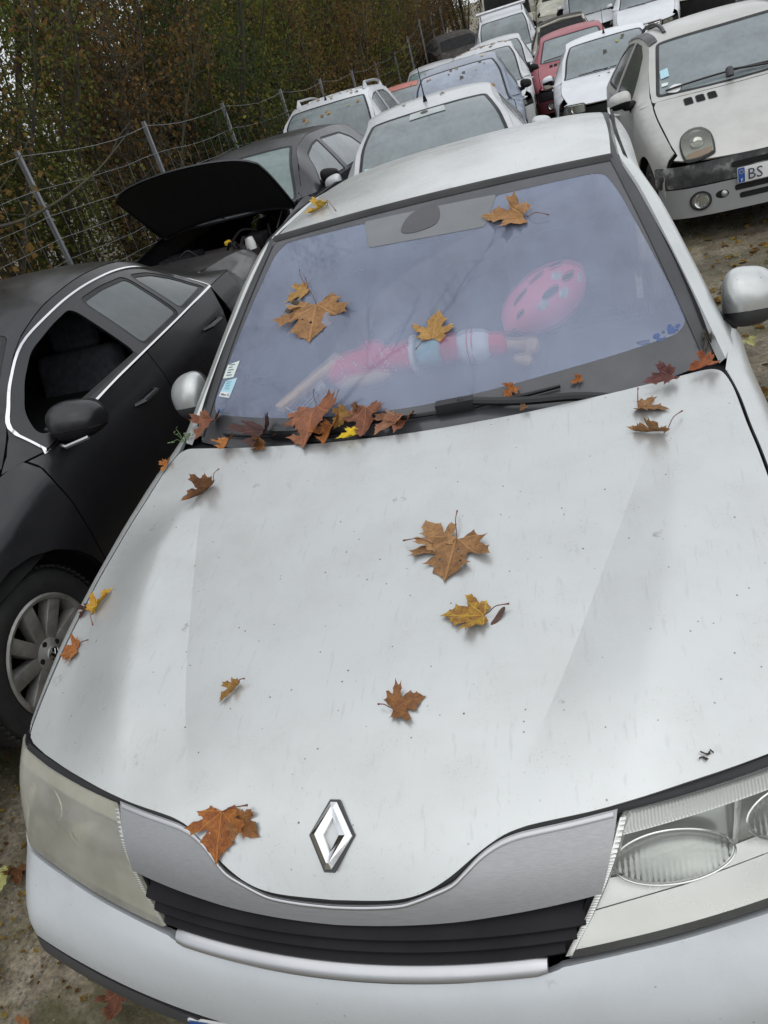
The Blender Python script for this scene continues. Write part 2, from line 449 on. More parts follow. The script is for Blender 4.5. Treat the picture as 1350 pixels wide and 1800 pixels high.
def patch(name, outline, fn, mat, parent=None, sp=.03, holes=(), skirt=.012, out=(0,0,1), off=0.0, smooth=True, uvs=False, lines=()):
    """a panel: 2-D outline (with holes) triangulated on the surface fn(u,v), edges turned in by skirt"""
    loops = [_resample(outline, sp)]+[_resample(h, sp) for h in holes]
    V = []; E = []
    for L in loops:
        b = len(V); V += [Vector(p) for p in L]
        E += [(b+i, b+(i+1) % len(L)) for i in range(len(L))]
    for L in lines:                       # open polylines kept as mesh edges (creases)
        b = len(V); V += [Vector(p) for p in L]; E += [(b+i, b+i+1) for i in range(len(L)-1)]
    xs = [p[0] for p in loops[0]]; ys = [p[1] for p in loops[0]]
    x0, x1, y0, y1 = min(xs), max(xs), min(ys), max(ys)
    cell = {}
    for p in V: cell.setdefault((int(p.x/sp), int(p.y/sp)), []).append(p)
    ny = max(1, int((y1-y0)/(sp*.87))); G = []
    for j in range(1, ny+1):
        y = y0+(y1-y0)*j/(ny+1); nx = max(1, int((x1-x0)/sp))
        for i in range(nx+1):
            x = x0+(x1-x0)*(i+(.5 if j % 2 else 0))/(nx+.5)
            if not _inside(loops[0], x, y) or any(_inside(h, x, y) for h in loops[1:]): continue
            q = Vector((x, y)); ci, cj = int(x/sp), int(y/sp)
            if any((q-p).length < sp*.45 for a in (-1,0,1) for b_ in (-1,0,1) for p in cell.get((ci+a, cj+b_), ())): continue
            G.append(q)
    V += G
    ov, oe, of, *_ = delaunay_2d_cdt(V, E, [], 0, 1e-6)
    F = []
    for f in of:
        cx = sum(ov[i].x for i in f)/len(f); cy = sum(ov[i].y for i in f)/len(f)
        if _inside(loops[0], cx, cy) and not any(_inside(h, cx, cy) for h in loops[1:]): F.append(tuple(f))
    o3 = Vector(out); P3 = []; N3 = []
    e = 1e-3
    for p in ov:
        a = Vector(fn(p.x, p.y)); du = Vector(fn(p.x+e, p.y))-a; dv = Vector(fn(p.x, p.y+e))-a
        n_ = du.cross(dv)
        n_ = n_.normalized() if n_.length > 1e-12 else o3.copy()
        N3.append(n_); P3.append(a)
    s = sum(n_.dot(o3) for n_ in N3)
    sg = 1 if s >= 0 else -1
    N3 = [n_*sg for n_ in N3]
    P3 = [p+n_*off for p, n_ in zip(P3, N3)]
    if sg < 0: F = [tuple(reversed(f)) for f in F]
    # orientation of delaunay faces is ccw in uv; du x dv gives +n for ccw
    UV = [(p.x, p.y) for p in ov]
    if skirt:
        cnt = {}
        for f in F:
            for i in range(len(f)):
                a, b = f[i], f[(i+1) % len(f)]
                cnt[(a, b)] = cnt.get((a, b), 0)+1
        bd = [(a, b) for (a, b) in cnt if (b, a) not in cnt]
        m0 = {}; m1 = {}; m2 = {}
        for a, b in bd:
            for k in (a, b):
                if k not in m0:
                    m0[k] = len(P3); P3.append(P3[k].copy()); UV.append(UV[k])
                    m1[k] = len(P3); P3.append(P3[k]-N3[k]*min(.002, skirt*.3)); UV.append(UV[k])
                    m2[k] = len(P3); P3.append(P3[k]-N3[k]*skirt); UV.append(UV[k])
        for a, b in bd:
            F.append((m0[b], m0[a], m1[a], m1[b])); F.append((m1[b], m1[a], m2[a], m2[b]))
    return mesh_obj(name, P3, F, mat, parent, smooth, uv=UV if uvs else None)

def strip(name, A, B, mat, parent=None, bulge=0.0, k=5, out=(0,0,1), close=0.0):
    """surface between two 3-D polylines, bulging towards out"""
    o3 = Vector(out); V = []; F = []; n = len(A)
    for i in range(n):
        a = Vector(A[i]); b = Vector(B[i]); t = (Vector(A[min(i+1, n-1)])-Vector(A[max(i-1, 0)]))
        nn = t.cross(b-a)
        if nn.length < 1e-12: nn = o3.copy()
        nn.normalize()
        if nn.dot(o3) < 0: nn = -nn
        for j in range(k+1):
            u = j/k
            V.append(a.lerp(b, u)+nn*bulge*math.sin(math.pi*u))
        if close:
            V.append(b-nn*close); V.append(a-nn*close)
    c = k+1+(2 if close else 0)
    for i in range(n-1):
        for j in range(k):
            F.append((i*c+j, i*c+j+1, (i+1)*c+j+1, (i+1)*c+j))
        if close:
            F.append((i*c+k, i*c+k+1, (i+1)*c+k+1, (i+1)*c+k)); F.append((i*c+k+2, i*c, (i+1)*c, (i+1)*c+k+2))
    me = mesh_obj(name, V, F, mat, parent)
    bm = bmesh.new(); bm.from_mesh(me.data)
    f0 = bm.faces[:] and sum(f.normal.dot(o3) for f in bm.faces if True)
    if f0 < 0: bmesh.ops.reverse_faces(bm, faces=bm.faces)
    for e in bm.edges:
        if len(e.link_faces) == 2 and e.calc_face_angle(0) > R(50): e.smooth = False
    bm.to_mesh(me.data); bm.free()
    return me
def text_mesh(name, s, size, mat, mtx, parent=None, ext=.0008, align='LEFT'):
    cu = bpy.data.curves.new(name, 'FONT'); cu.body = s; cu.size = size; cu.extrude = ext; cu.align_x = align
    cu.resolution_u = 2
    t = bpy.data.objects.new(name, cu); COL.objects.link(t)
    dg = bpy.context.evaluated_depsgraph_get(); dg.update()
    me = bpy.data.meshes.new_from_object(t.evaluated_get(dg))
    bpy.data.objects.remove(t); bpy.data.curves.remove(cu)
    me.materials.clear(); me.materials.append(mat); me.name = name
    o = bpy.data.objects.new(name, me); COL.objects.link(o)
    me.transform(mtx)
    if parent: o.parent = parent
    return o
def frame3(o, u, v):
    """matrix with x along u, y along v (made square), z out"""
    u = Vector(u).normalized(); w_ = u.cross(Vector(v)).normalized(); v = w_.cross(u)
    m_ = Matrix((u, v, w_)).transposed().to_4x4(); m_.translation = Vector(o)
    return m_
_gz = interp([-60,2.5,4,10,16,21,24,29,33,80,300], [0,0,-.05,-.325,-.60,-.75,-.75,-.2,0,.3,.3])
def ground_z(y):
    return _gz(y)
# ================================================================ shared materials
M_silver = paint('silver_paint', (.585,.60,.593), metal=.55, rough=.34, coat=.45, dirt=.42, speck=1.3, dents=.05, streak=.26, crough=.16)
M_bumper = paint('silver_bumper_paint', (.63,.66,.68), metal=.3, rough=.38, coat=.35, dirt=.35, speck=.5, crough=.2)
M_black = simple('black_plastic', (.011,.010,.012), .55, var=.3, bstr=.15, bscale=300, spec=.2)
M_grey_plastic = simple('grey_trim_plastic', (.045,.045,.048), .48, var=.2, bstr=.1, bscale=220)
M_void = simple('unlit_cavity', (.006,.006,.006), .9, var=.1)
M_rubber = simple('rubber_seal', (.014,.014,.015), .55, var=.3)
M_tyre = simple('tyre_rubber', (.022,.022,.022), .75, var=.35, vscale=12, bstr=.4, bscale=80, bdist=.003)
M_chrome = simple('chrome', (.80,.80,.81), .07, metal=1.0, var=.04)
M_alu = simple('satin_metal', (.52,.52,.53), .32, metal=.9, var=.08)
M_alloy = simple('dirty_alloy', (.36,.35,.33), .42, metal=.55, var=.35, vscale=14)
M_wiper = simple('wiper_black', (.010,.010,.011), .38, var=.3)
M_dash = simple('dashboard_vinyl', (.050,.052,.058), .7, var=.2, bstr=.3, bscale=260)
M_seat = simple('seat_cloth', (.070,.075,.090), .95, var=.3, vscale=30, bstr=.4, bscale=400)
M_white_plastic = simple('white_plastic', (.72,.72,.70), .45, var=.05)
M_paper = simple('sticker_paper', (.62,.70,.66), .6, var=.06)
M_bluepaper = simple('blue_sticker_paper', (.40,.62,.70), .6, var=.06)
M_ink = simple('dark_ink', (.03,.04,.07), .7, var=.1)
M_plate = simple('number_plate_white', (.72,.72,.71), .4, var=.06)
M_eublue = simple('plate_blue', (.012,.075,.30), .4, var=.1)
M_amber = simple('amber_plastic', (.30,.17,.07), .3, var=.15)
M_mirror = simple('mirror_glass', (.7,.72,.74), .03, metal=1.0, var=.02)

def brushed(name, col):
    mt, nt, p = _principled(name)
    s_ = noise(nt, 1.0, 6, .7, vec=scaled(nt, 6, 400, 700))
    r_ = ramp_(nt, s_.outputs['Fac'], [(.3, tuple(k*.86 for k in col)), (.7, tuple(k*1.08 for k in col))])
    nt.links.new(r_.outputs['Color'], p.inputs['Base Color'])
    p.inputs['Metallic'].default_value = .75; p.inputs['Roughness'].default_value = .46
    p.inputs['Anisotropic'].default_value = .5
    bump(nt, p, s_.outputs['Fac'], .12, .001)
    return mt
M_brushed = brushed('brushed_aluminium', (.36,.36,.365))
M_screen = screen_glass('misted_windscreen')
def frit_mat():
    mt, nt, p = _principled('windscreen_border_print')
    n = noise(nt, 5, 5, .6)
    r_ = ramp_(nt, n.outputs['Fac'], [(.3, (.050,.051,.056)), (.7, (.085,.087,.094))])
    nt.links.new(r_.outputs['Color'], p.inputs['Base Color'])
    p.inputs['Roughness'].default_value = .22; p.inputs['Specular IOR Level'].default_value = .55
    return mt
M_frit = frit_mat()
M_band = simple('windscreen_grey_band', (.17,.175,.18), .2, var=.12)

# ================================================================ the silver car in front
CAR = empty('silver_car', (0,0,0), label='silver car with fallen leaves on its bonnet and windscreen, nearest the camera', cat='car')
H0 = [(0,1.217),(.1,1.22),(.262,1.233),(.40,1.255),(.54,1.283),(.675,1.318),(.725,1.331),(.748,1.330),(.765,1.312),(.776,1.26),(.781,1.2),(.785,1.11),(.792,1.02),(.797,.93),(.803,.82),(.802,.7),(.802,.62),(.800,.53),(.796,.447),(.785,.393),(.727,.355),(.695,.339),(.618,.303),(.53,.267),(.47,.246),(.42,.231),(.348,.213),(.32,.205),(.29,.193),(.255,.172),(.218,.148),(.19,.133),(.16,.121),(.125,.113),(.08,.109),(0,.107)]
half = catmull(H0, 3, closed=False)
outl = half+[(-x, y) for x, y in reversed(half) if abs(x) > 1e-6]
ln = []
for s in (-1, 1):
    ln.append([(s*_cin(y), y) for y in [.30+.03*i for i in range(26)]])
hood = patch('bonnet', outl, lambda x, y: (x, y, zhood(x, y)), M_silver, CAR, sp=.016, skirt=.018, lines=ln)
bm = bmesh.new(); bm.from_mesh(hood.data)
for e in bm.edges:      # the two pressed creases stay crisp
    if all(abs(abs(v.co.x)-_cin(v.co.y)) < 3e-4 and .34 < v.co.y < 1.02 for v in e.verts): e.smooth = False
bm.to_mesh(hood.data); bm.free()
hood['label'] = 'silver bonnet with two long creases, specks and leaves'

def nose_u(u, z, off=0.0):
    s = 1 if u >= 0 else -1; a = abs(u)
    if a <= .78:
        return (u, ynose(u, z)-off, z)
    t = min(1.25, (a-.78)/.42); y0 = ynose(.78, z)
    sh = .012*sstep(.62, .3, z) if z < .62 else -.02*sstep(.62, .8, z)
    x = (1-t)**2*.78+2*t*(1-t)*.872+t*t*(.884+sh)
    y = (1-t)**2*y0+2*t*(1-t)*(y0+.045)+t*t*(y0+.37)
    k = sstep(0, .5, t)
    return (s*(x+off*k), y-off*(1-k), z)
def mir(P): return [(-x, z) for x, z in reversed(P)]
def both(P):      # mirror an open half outline (from centre out and back to centre)
    return P+[(-x, z) for x, z in reversed(P) if abs(x) > 1e-6]

# dark structure behind the gaps of the nose
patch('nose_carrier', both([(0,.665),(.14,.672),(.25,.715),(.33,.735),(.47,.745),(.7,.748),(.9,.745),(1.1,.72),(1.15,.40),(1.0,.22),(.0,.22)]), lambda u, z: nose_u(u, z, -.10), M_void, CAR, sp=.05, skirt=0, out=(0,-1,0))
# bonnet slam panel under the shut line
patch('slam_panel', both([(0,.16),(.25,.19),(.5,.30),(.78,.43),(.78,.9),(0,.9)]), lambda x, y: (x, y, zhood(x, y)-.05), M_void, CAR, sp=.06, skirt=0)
# brushed grille plate
gp = [(0,.6935),(.06,.6945),(.113,.697),(.138,.7015),(.17,.710),(.203,.7195),(.225,.732),(.25,.746),(.275,.755),(.30,.760),(.33,.7625),(.40,.7645),(.458,.766),(.464,.763),(.452,.733),(.440,.705),(.430,.684),(.424,.6815),(.337,.676),(.265,.672),(.2,.6685),(.1,.666),(0,.6645)]
gp2 = catmull(gp, 3, closed=False)
patch('grille_plate', both(gp2), lambda u, z: nose_u(u, z, .002), M_brushed, CAR, sp=.014, skirt=.012, out=(0,-1,0))
strip('grille_plate_edge', [Vector(nose_u(x, z, .004)) for x, z in both(catmull(gp[:12], 3, closed=False))][0:0] or [Vector(nose_u(s_*x, z-.0005, .004)) for s_, L_ in ((-1, list(reversed(catmull(gp[:13], 3, closed=False)))), (1, catmull(gp[:13], 3, closed=False)[1:])) for x, z in L_],
      [Vector(nose_u(s_*x, z-.006, .0035)) for s_, L_ in ((-1, list(reversed(catmull(gp[:13], 3, closed=False)))), (1, catmull(gp[:13], 3, closed=False)[1:])) for x, z in L_], M_alu, CAR, bulge=.0015, k=3, out=(0,-1,.6))
# rubber seal along the front edge of the bonnet
sealA = [(x, z) for x, z in catmull([(0,.700),(.06,.701),(.113,.704),(.138,.708),(.17,.717),(.203,.727),(.225,.739),(.25,.752),(.275,.761),(.30,.766),(.33,.768),(.40,.7695),(.47,.770),(.56,.770),(.70,.771),(.785,.774)], 3, closed=False)]
fullA = [(-x, z) for x, z in reversed(sealA)]+sealA[1:]
strip('bonnet_seal', [nose_u(x, z, -.006) for x, z in fullA], [nose_u(x, z-.011, -.004) for x, z in fullA], M_rubber, CAR, bulge=.003, out=(0,-1,.5))
# three black louvre slats
for za, zb_, xl in ((.6625,.6445,.402), (.6425,.6255,.386), (.6235,.6075,.366)):
    n = 44; xs = [-xl+2*xl*i/n for i in range(n+1)]
    V = []; F = []
    for x in xs:
        e = 1 if abs(x) < xl-.004 else .75
        for z, of in ((za, -.030), ((za+zb_)/2+.001, -.006*e), (zb_+.0035, .006*e), (zb_, .004*e), (zb_-.002, -.012)):
            V.append(nose_u(x, z, of))
    for i in range(n):
        for j in range(4): F.append((i*5+j, i*5+j+1, (i+1)*5+j+1, (i+1)*5+j))
    F.append((0,1,2,3,4)); F.append(tuple(n*5+k for k in (4,3,2,1,0)))
    mb = MB(); mb.add(V, F); mb.build('grille_slat', M_black, CAR, angle=35)
# satin bar under the slats
xs = [-.337+.674*i/40 for i in range(41)]
mb = MB(); V = []; F = []
for i, x in enumerate(xs):
    sh = 1 if 0 < i < 40 else .8
    for k in range(10):
        a = 2*math.pi*k/10
        c = nose_u(x, .5955+.0105*math.sin(a)*sh, .004+.011*math.cos(a)*sh)
        V.append(c)
for i in range(40):
    for k in range(10): F.append((i*10+k, i*10+(k+1)%10, (i+1)*10+(k+1)%10, (i+1)*10+k))
F.append(tuple(range(9,-1,-1))); F.append(tuple(400+k for k in range(10)))
mb.add(V, F); mb.build('grille_bar', M_alu, CAR)

# bumper skin, rub strip and lower apron
bt = [(0,.5815),(.2,.5820),(.34,.5855),(.36,.590),(.455,.594),(.54,.5955),(.669,.598),(.79,.596),(.90,.610),(1.0,.640),(1.06,.66),(1.2,.66),(1.28,.655),(1.28,.44),(1.0,.452),(.8,.452),(.6,.452),(.4,.447),(.2,.443),(0,.442)]
patch('bumper', both(catmull(bt[:13], 2, closed=False)+bt[13:]), lambda u, z: nose_u(u, z, .004+.006*sstep(.59,.55,z)), M_bumper, CAR, sp=.022, skirt=.02, out=(0,-1,0))
for s in (-1, 1):
    rs = [(s*.33,.436),(s*.45,.441),(s*.8,.445),(s*1.0,.445),(s*1.28,.434),(s*1.28,.380),(s*1.0,.388),(s*.8,.385),(s*.5,.378),(s*.38,.374)]
    patch('rub_strip', rs, lambda u, z: nose_u(u, z, .010+.008*math.sin(math.pi*min(1, max(0, (z-.375)/.07)))), M_grey_plastic, CAR, sp=.02, skirt=.02, out=(0,-1,0))
patch('bumper_apron', both([(0,.436),(.325,.432),(.372,.370),(.5,.372),(.8,.378),(1.0,.382),(1.26,.374),(1.2,.21),(.8,.19),(.0,.19)]), lambda u, z: nose_u(u, z, -.006+.01*sstep(.36,.28,z)), M_grey_plastic, CAR, sp=.03, skirt=.02, out=(0,-1,0))
# number plate
def plate_fn(u, z): return (u, .010+.05*u*u-.02*(z-.38), z)
np_ = patch('number_plate', rounded([(-.36,.432),(.16,.432),(.16,.315),(-.36,.315)], .008), plate_fn, M_plate, CAR, sp=.04, skirt=.004, out=(0,-1,0), off=.004)
patch('plate_blue_band', rounded([(-.357,.429),(-.312,.429),(-.312,.318),(-.357,.318)], .006), plate_fn, M_eublue, np_, sp=.02, skirt=.001, out=(0,-1,0), off=.006)
text_mesh('plate_letter', 'F', .03, M_plate, frame3((-.345,.0085,.325), (1,0,0), (0,0,1)), np_)
for k in range(12):
    a = k*math.pi/6; u, z = -.3345+.013*math.cos(a), .392+.013*math.sin(a)
    patch('plate_star', [(u+.0022*math.cos(b*math.pi/3), z+.0022*math.sin(b*math.pi/3)) for b in range(6)], plate_fn, simple('plate_yellow', (.75,.55,.03), .4), np_, sp=.01, skirt=0, out=(0,-1,0), off=.0072)

# ---- badge: a hollow chrome rhombus on a dark foot
def hfr(x, y):
    e = 1e-3; p = Vector((x, y, zhood(x, y)))
    u = (Vector((x+e, y, zhood(x+e, y)))-p).normalized(); v = (Vector((x, y+e, zhood(x, y+e)))-p).normalized()
    return p, u, v, u.cross(v).normalized()
P, u_, v_, n_ = hfr(0, .182)
bw, bh = .041, .056
ringo = [(0.0085,bh),(bw,0.001),(.0085,-bh),(-.0085,-bh),(-bw,-0.001),(-.0085,bh)]
def loc(a, b, h): return P+u_*a+v_*b+n_*h
_in = [(0.0,bh*.53),(bw*.37,0),(0.0,-bh*.53),(-.0002,-bh*.53),(-bw*.37,0),(-.0002,bh*.53)]
mb = MB(); _o = [(a*1.025, b*1.02) for a, b in ringo]
mb.add([loc(a, b, h) for L_, h in ((_o, -.003), (_o, .0030), (_in, .0036), (_in, -.003)) for a, b in L_], [(l*6+i, l*6+(i+1) % 6, (l+1)*6+(i+1) % 6, (l+1)*6+i) for l in range(3) for i in range(6)])
bd = mb.build('badge_foot', M_grey_plastic, CAR)
outer = [(0.006,bh-.002),(bw-.002,0),(.006,-bh+.002),(-.006,-bh+.002),(-bw+.002,0),(-.006,bh-.002)]
inn = [(0.0,bh*.50),(bw*.345,0),(0.0,-bh*.50),(0.0,-bh*.50),(-bw*.345,0),(0.0,bh*.50)]
mid = [(0.002,bh*.78),(bw*.68,0),(.002,-bh*.78),(-.002,-bh*.78),(-bw*.68,0),(-.002,bh*.78)]
V = [loc(a, b, .0037) for a, b in outer]+[loc(a*.97, b*.97, .0075) for a, b in outer]+[loc(a, b, .0135) for a, b in mid]+[loc(a, b, .0075) for a, b in inn]+[loc(a, b, .0003) for a, b in inn]
F = []
for L_ in range(4):
    for i in range(6):
        j = (i+1) % 6
        F.append((L_*6+i, L_*6+j, (L_+1)*6+j, (L_+1)*6+i))
mb = MB(); mb.add(V, F); mb.build('badge', M_chrome, CAR, smooth=False)['label'] = 'hollow chrome rhombus badge'

# ---- headlights
M_lensL = clear_lens('yellowed_lens', (.82,.80,.66), haze=.46, hazecol=(.56,.545,.47), rough=.14)
M_lensR = clear_lens('clear_lens', (1.0,1.0,.985), haze=.10, hazecol=(.60,.62,.57), rough=.03)
M_refl = simple('lamp_reflector', (.80,.81,.78), .16, metal=.92, var=.06)
M_white_refl = simple('lamp_bright_trim', (.66,.665,.64), .28, metal=.75, var=.03)
M_bowl = simple('lamp_bowl', (.36,.37,.35), .22, metal=.85, var=.15)
lamp = [(.474,.7625),(.563,.7635),(.695,.7655),(.787,.7695),(.86,.767),(.93,.757),(1.0,.735),(1.04,.700),(1.03,.672),(.97,.640),(.90,.617),(.79,.603),(.669,.6045),(.54,.602),(.455,.600),(.372,.5975),(.366,.604),(.380,.622),(.402,.652),(.419,.678),(.435,.705),(.446,.728),(.458,.75)]
for s in (-1, 1):
    ol = [(s*x, z) for x, z in lamp]
    hl = empty('headlight'); hl.parent = CAR
    hl['label'] = 'yellowed cloudy headlight' if s < 0 else 'clear headlight with round reflector'
    patch('lamp_surround', inset(ol, -.006), lambda u, z: nose_u(u, z, -.008), M_black, hl, sp=.03, holes=[inset(ol, .003)], skirt=.03, out=(0,-1,0))
    patch('lens', ol, lambda u, z: nose_u(u, z, .001), M_lensL if s < 0 else M_lensR, hl, sp=.02, skirt=.02, out=(0,-1,0))
    # housing: bright lower apron, fluted upper band, bowls
    up_h = [(s*x, z) for x, z in [(.476,.730),(.56,.735),(.70,.738),(.80,.740),(.95,.735),(1.0,.715),(1.02,.69),(.95,.665),(.80,.655),(.60,.648),(.42,.650),(.425,.68)]]
    patch('housing', up_h, lambda u, z: nose_u(u, z, -.062), M_bowl, hl, sp=.03, skirt=0, out=(0,-1,0))
    lo_h = [(s*x, z) for x, z in [(.405,.652),(.60,.652),(.80,.660),(.95,.668),(1.0,.665),(.94,.633),(.88,.617),(.79,.608),(.669,.609),(.54,.607),(.455,.605),(.378,.602)]]
    patch('lower_reflector', lo_h, lambda u, z: nose_u(u, z, -.062+.056*sstep(.662,.606,z)), M_white_refl, hl, sp=.02, skirt=0, out=(0,-1,0))
    V = []; F = []; u0, u1 = .470, 1.0; n = 400
    for i in range(n+1):
        u = u0+(u1-u0)*i/n; zt = .758+.006*min(1, (u-.47)/.32) if u < .80 else .764-.04*((u-.8)/.2)**2
        rib = .0022*abs(((i/4) % 1)*2-1)
        for z, of in ((zt, -.026), (zt-.003, -.023-rib), (zt-.0165, -.003-rib*.6), (zt-.019, -.004), (zt-.021, -.05)):
            V.append(nose_u(s*u, z, of))
    for i in range(n):
        for j in range(4): F.append((i*5+j, i*5+j+1, i*5+j+6, i*5+j+5) if s > 0 else (i*5+j, i*5+j+5, i*5+j+6, i*5+j+1))
    mesh_obj('fluted_band', V, F, M_white_refl, hl, smooth=False)
    sl = [(s*x, z) for x, z in [(.39,.632),(.55,.637),(.75,.642),(.90,.650)]]
    mb = MB(); mb.tube([nose_u(u, z, -.062+.056*sstep(.662,.606,z)+.003) for u, z in sl], .0009, 5); mb.build('reflector_seam', M_grey_plastic, hl)
    dv = [nose_u(s*(.640-.012*k/6), .738-.080*k/6, -.030-.004*k) for k in range(7)]
    strip('bowl_divider', dv, [Vector(p)+Vector((s*.012, .012, 0)) for p in dv], M_white_refl, hl, bulge=.003, out=(0,-1,.3))
    # ribbed inner edge
    V = []; F = []; path = [(.474,.758),(.452,.722),(.437,.698),(.420,.672),(.402,.645),(.384,.620),(.371,.601)]
    path = catmull(path, 16, closed=False)
    for i, (u, z) in enumerate(path):
        r_ = .0018*(i % 2)
        V.append(nose_u(s*(u-.006), z, .001)); V.append(nose_u(s*(u+.004), z, .0015-r_)); V.append(nose_u(s*(u+.012), z, -.012))
    for i in range(len(path)-1):
        for j in range(2): F.append((i*3+j, i*3+j+1, i*3+j+4, i*3+j+3) if s < 0 else (i*3+j, i*3+j+3, i*3+j+4, i*3+j+1))
    mesh_obj('ribbed_edge', V, F, M_white_refl, hl, smooth=False)
    # two oval reflector bowls with fine vertical flutes
    for cu, cz, ru, rz in ((.540,.692,.088,.033), (.742,.700,.088,.034)):
        ell = [(s*(cu+ru*math.cos(a)), cz+rz*math.sin(a)-.10*ru*math.cos(a)) for a in [2*math.pi*k/48 for k in range(48)]]
        def bowl(u, z, cu=cu, cz=cz, ru=ru, rz=rz, s=s):
            du = s*u-cu; q2 = (du/ru)**2+((z-cz+.10*du)/rz)**2
            return nose_u(u, z, -.050+.030*min(1.1, q2)+.0011*math.sin(2*math.pi*u/.0085)*min(1, max(.15, q2)))
        b_ = patch('reflector_bowl', ell, bowl, M_bowl, hl, sp=.0034, skirt=0, out=(0,-1,0))
        rim = [nose_u(s*(cu+ru*1.03*math.cos(a)), cz+rz*1.03*math.sin(a)-.10*ru*math.cos(a), -.016) for a in [2*math.pi*k/48 for k in range(49)]]
        mb = MB(); mb.tube(rim, .0018, 6, cap=False); mb.build('bowl_rim', M_refl, b_)

# ---- front wings
def qz(y): return zhood(_xe(y), y)-.003
def wing(s):
    def fn(y, q):
        xe = _xe(y)+.0065 if y < 1.33 else _xe(1.33)+.0065+.20*(y-1.33)
        zt = qz(min(y, 1.33))+.02*max(0, y-1.33)
        side = .872-.045*max(0, (.75-y)/.35)**2 if y < .75 else .872-.02*sstep(1.0,1.56,y)
        if q < .17:
            a = q/.17*math.pi/2
            return (s*(xe+(side-xe)*math.sin(a)), y, zt-.12*(1-math.cos(a)))
        z = zt-.12-(q-.17)
        return (s*(side-.03*sstep(.55,.2,z)), y, z)
    def q_of(y, z): return .17+(qz(min(y,1.33))-.12-z)
    pts = [(.405,.0),(.6,.0),(.9,.0),(1.2,.0),(1.33,.0),(1.56,.0),(1.56,q_of(1.56,.22)),(1.30,q_of(1.3,.22))]
    arch = []
    for k in range(13):
        a = math.pi*k/12
        y = .93+.355*math.cos(a); z = .31+.355*math.sin(a); arch.append((y, q_of(y, z)))
    pts += arch
    pts += [(.56,q_of(.56,.40)),(.56,.10),(.44,.03)]
    return patch('front_wing', pts, fn, M_silver, CAR, sp=.03, skirt=.012, out=(s,0,.3))
for s in (-1, 1): wing(s)
# inner wings so that the shut lines stay dark
for s in (-1, 1):
    strip('gutter', [(s*(_xe(y)-.02), y, zhood(_xe(y), y)-.022) for y in [.40+.05*i for i in range(20)]], [(s*(_xe(y)+.02), y, zhood(_xe(y), y)-.022) for y in [.40+.05*i for i in range(20)]], M_void, CAR)
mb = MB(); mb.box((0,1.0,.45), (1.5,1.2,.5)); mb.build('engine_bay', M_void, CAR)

# ---- scuttle, windscreen, roof
yr_ = interp([0,.1,.262,.4,.54,.675,.75], [1.217,1.22,1.233,1.255,1.283,1.318,1.333])
xs = [-.80+1.6*i/32 for i in range(33)]
strip('scuttle_panel', [(x, yr_(min(abs(x),.75))-.03, .938) for x in xs], [(x, 1.27+.34*x*x, .930) for x in xs], M_black, CAR, bulge=.004)
def wfn(s, v): return windscreen(s, v)
S0 = .995
glass_ol = rounded([(-S0,-.02),(S0,-.02),(S0,.992),(-S0,.992)], [.02,.02,.05,.05])
ws = patch('windscreen', glass_ol, wfn, M_screen, CAR, sp=.035, skirt=0, out=(0,-1,1))
ws['label'] = 'misted windscreen'
clear_ol = rounded([(-.955,.105),(-.55,.106),(0,.108),(.5,.122),(.945,.118),(.99,.16),(.955,.80),(.93,.915),(.87,.93),(.378,.925),(.305,.782),(-.27,.812),(-.355,.945),(-.88,.955),(-.935,.90),(-.985,.16)], [.05,.05,.1,.1,.04,.06,.2,.05,.04,.03,.03,.03,.03,.03,.05,.08])
patch('windscreen_border', inset(glass_ol, .001), wfn, M_frit, ws, sp=.03, holes=[clear_ol], skirt=0, out=(0,-1,1), off=.0008)
# grey no-print window behind the mirror and the mirror foot itself
tz = rounded([(-.30,.800),(.315,.772),(.385,.93),(-.365,.955)], .02)
patch('mirror_window', tz, wfn, M_band, ws, sp=.03, skirt=0, out=(0,-1,1), off=.0013)
mf = catmull([(-.125,.845),(-.11,.905),(-.05,.945),(.03,.955),(.075,.925),(.078,.865),(.04,.835),(-.06,.825)], 5)
patch('mirror_foot', mf, wfn, simple('mirror_foot_grey', (.07,.07,.075), .4), ws, sp=.02, skirt=.015, out=(0,-1,1), off=.003)
# rubber lips
vs_ = [i/24 for i in range(25)]
for s in (-1, 1):
    strip('screen_side_moulding', [windscreen(s*.985, v, .004) for v in vs_], [Vector(windscreen(s*1.0, v, .006))+Vector((s*(.020+.006*(1-v)), .018, -.002)) for v in vs_], M_grey_plastic, CAR, bulge=.004, out=(s*.5,-1,1))
ss_ = [-1+2*i/30 for i in range(31)]
strip('screen_top_moulding', [windscreen(s, .982, .003) for s in ss_], [Vector(windscreen(s, 1.0, .004))+Vector((0,.016,.008)) for s in ss_], M_rubber, CAR, bulge=.003, out=(0,-1,1))
# stickers and printed marks
def quad_on(name, P, mat, par, off=.0012, r=.004):
    return patch(name, rounded(P, r), wfn, mat, par, sp=.03, skirt=0, out=(0,-1,1), off=off)
st1 = quad_on('paper_sticker', [(-.975,.262),(-.912,.270),(-.903,.345),(-.972,.325)], M_paper, ws)
st2 = quad_on('paper_sticker', [(-.968,.182),(-.900,.178),(-.886,.268),(-.952,.252)], M_bluepaper, ws)
for i in range(5):
    v = .275+.012*i; quad_on('sticker_line', [(-.958,v),(-.925-.01*(i%2),v+.003),(-.925-.01*(i%2),v+.0065),(-.958,v+.0035)], M_ink, st1, .0020, 0)
for i in range(5):
    v = .215+.008*i; quad_on('sticker_line', [(-.945,v),(-.912-.008*(i%2),v+.001),(-.912-.008*(i%2),v+.0035),(-.945,v+.0025)], simple('teal_ink', (.10,.32,.42), .7), st2, .0020, 0)
quad_on('sticker_footer', [(-.966,.1835),(-.901,.180),(-.899,.200),(-.962,.204)], M_plate, st2, .0018, 0)
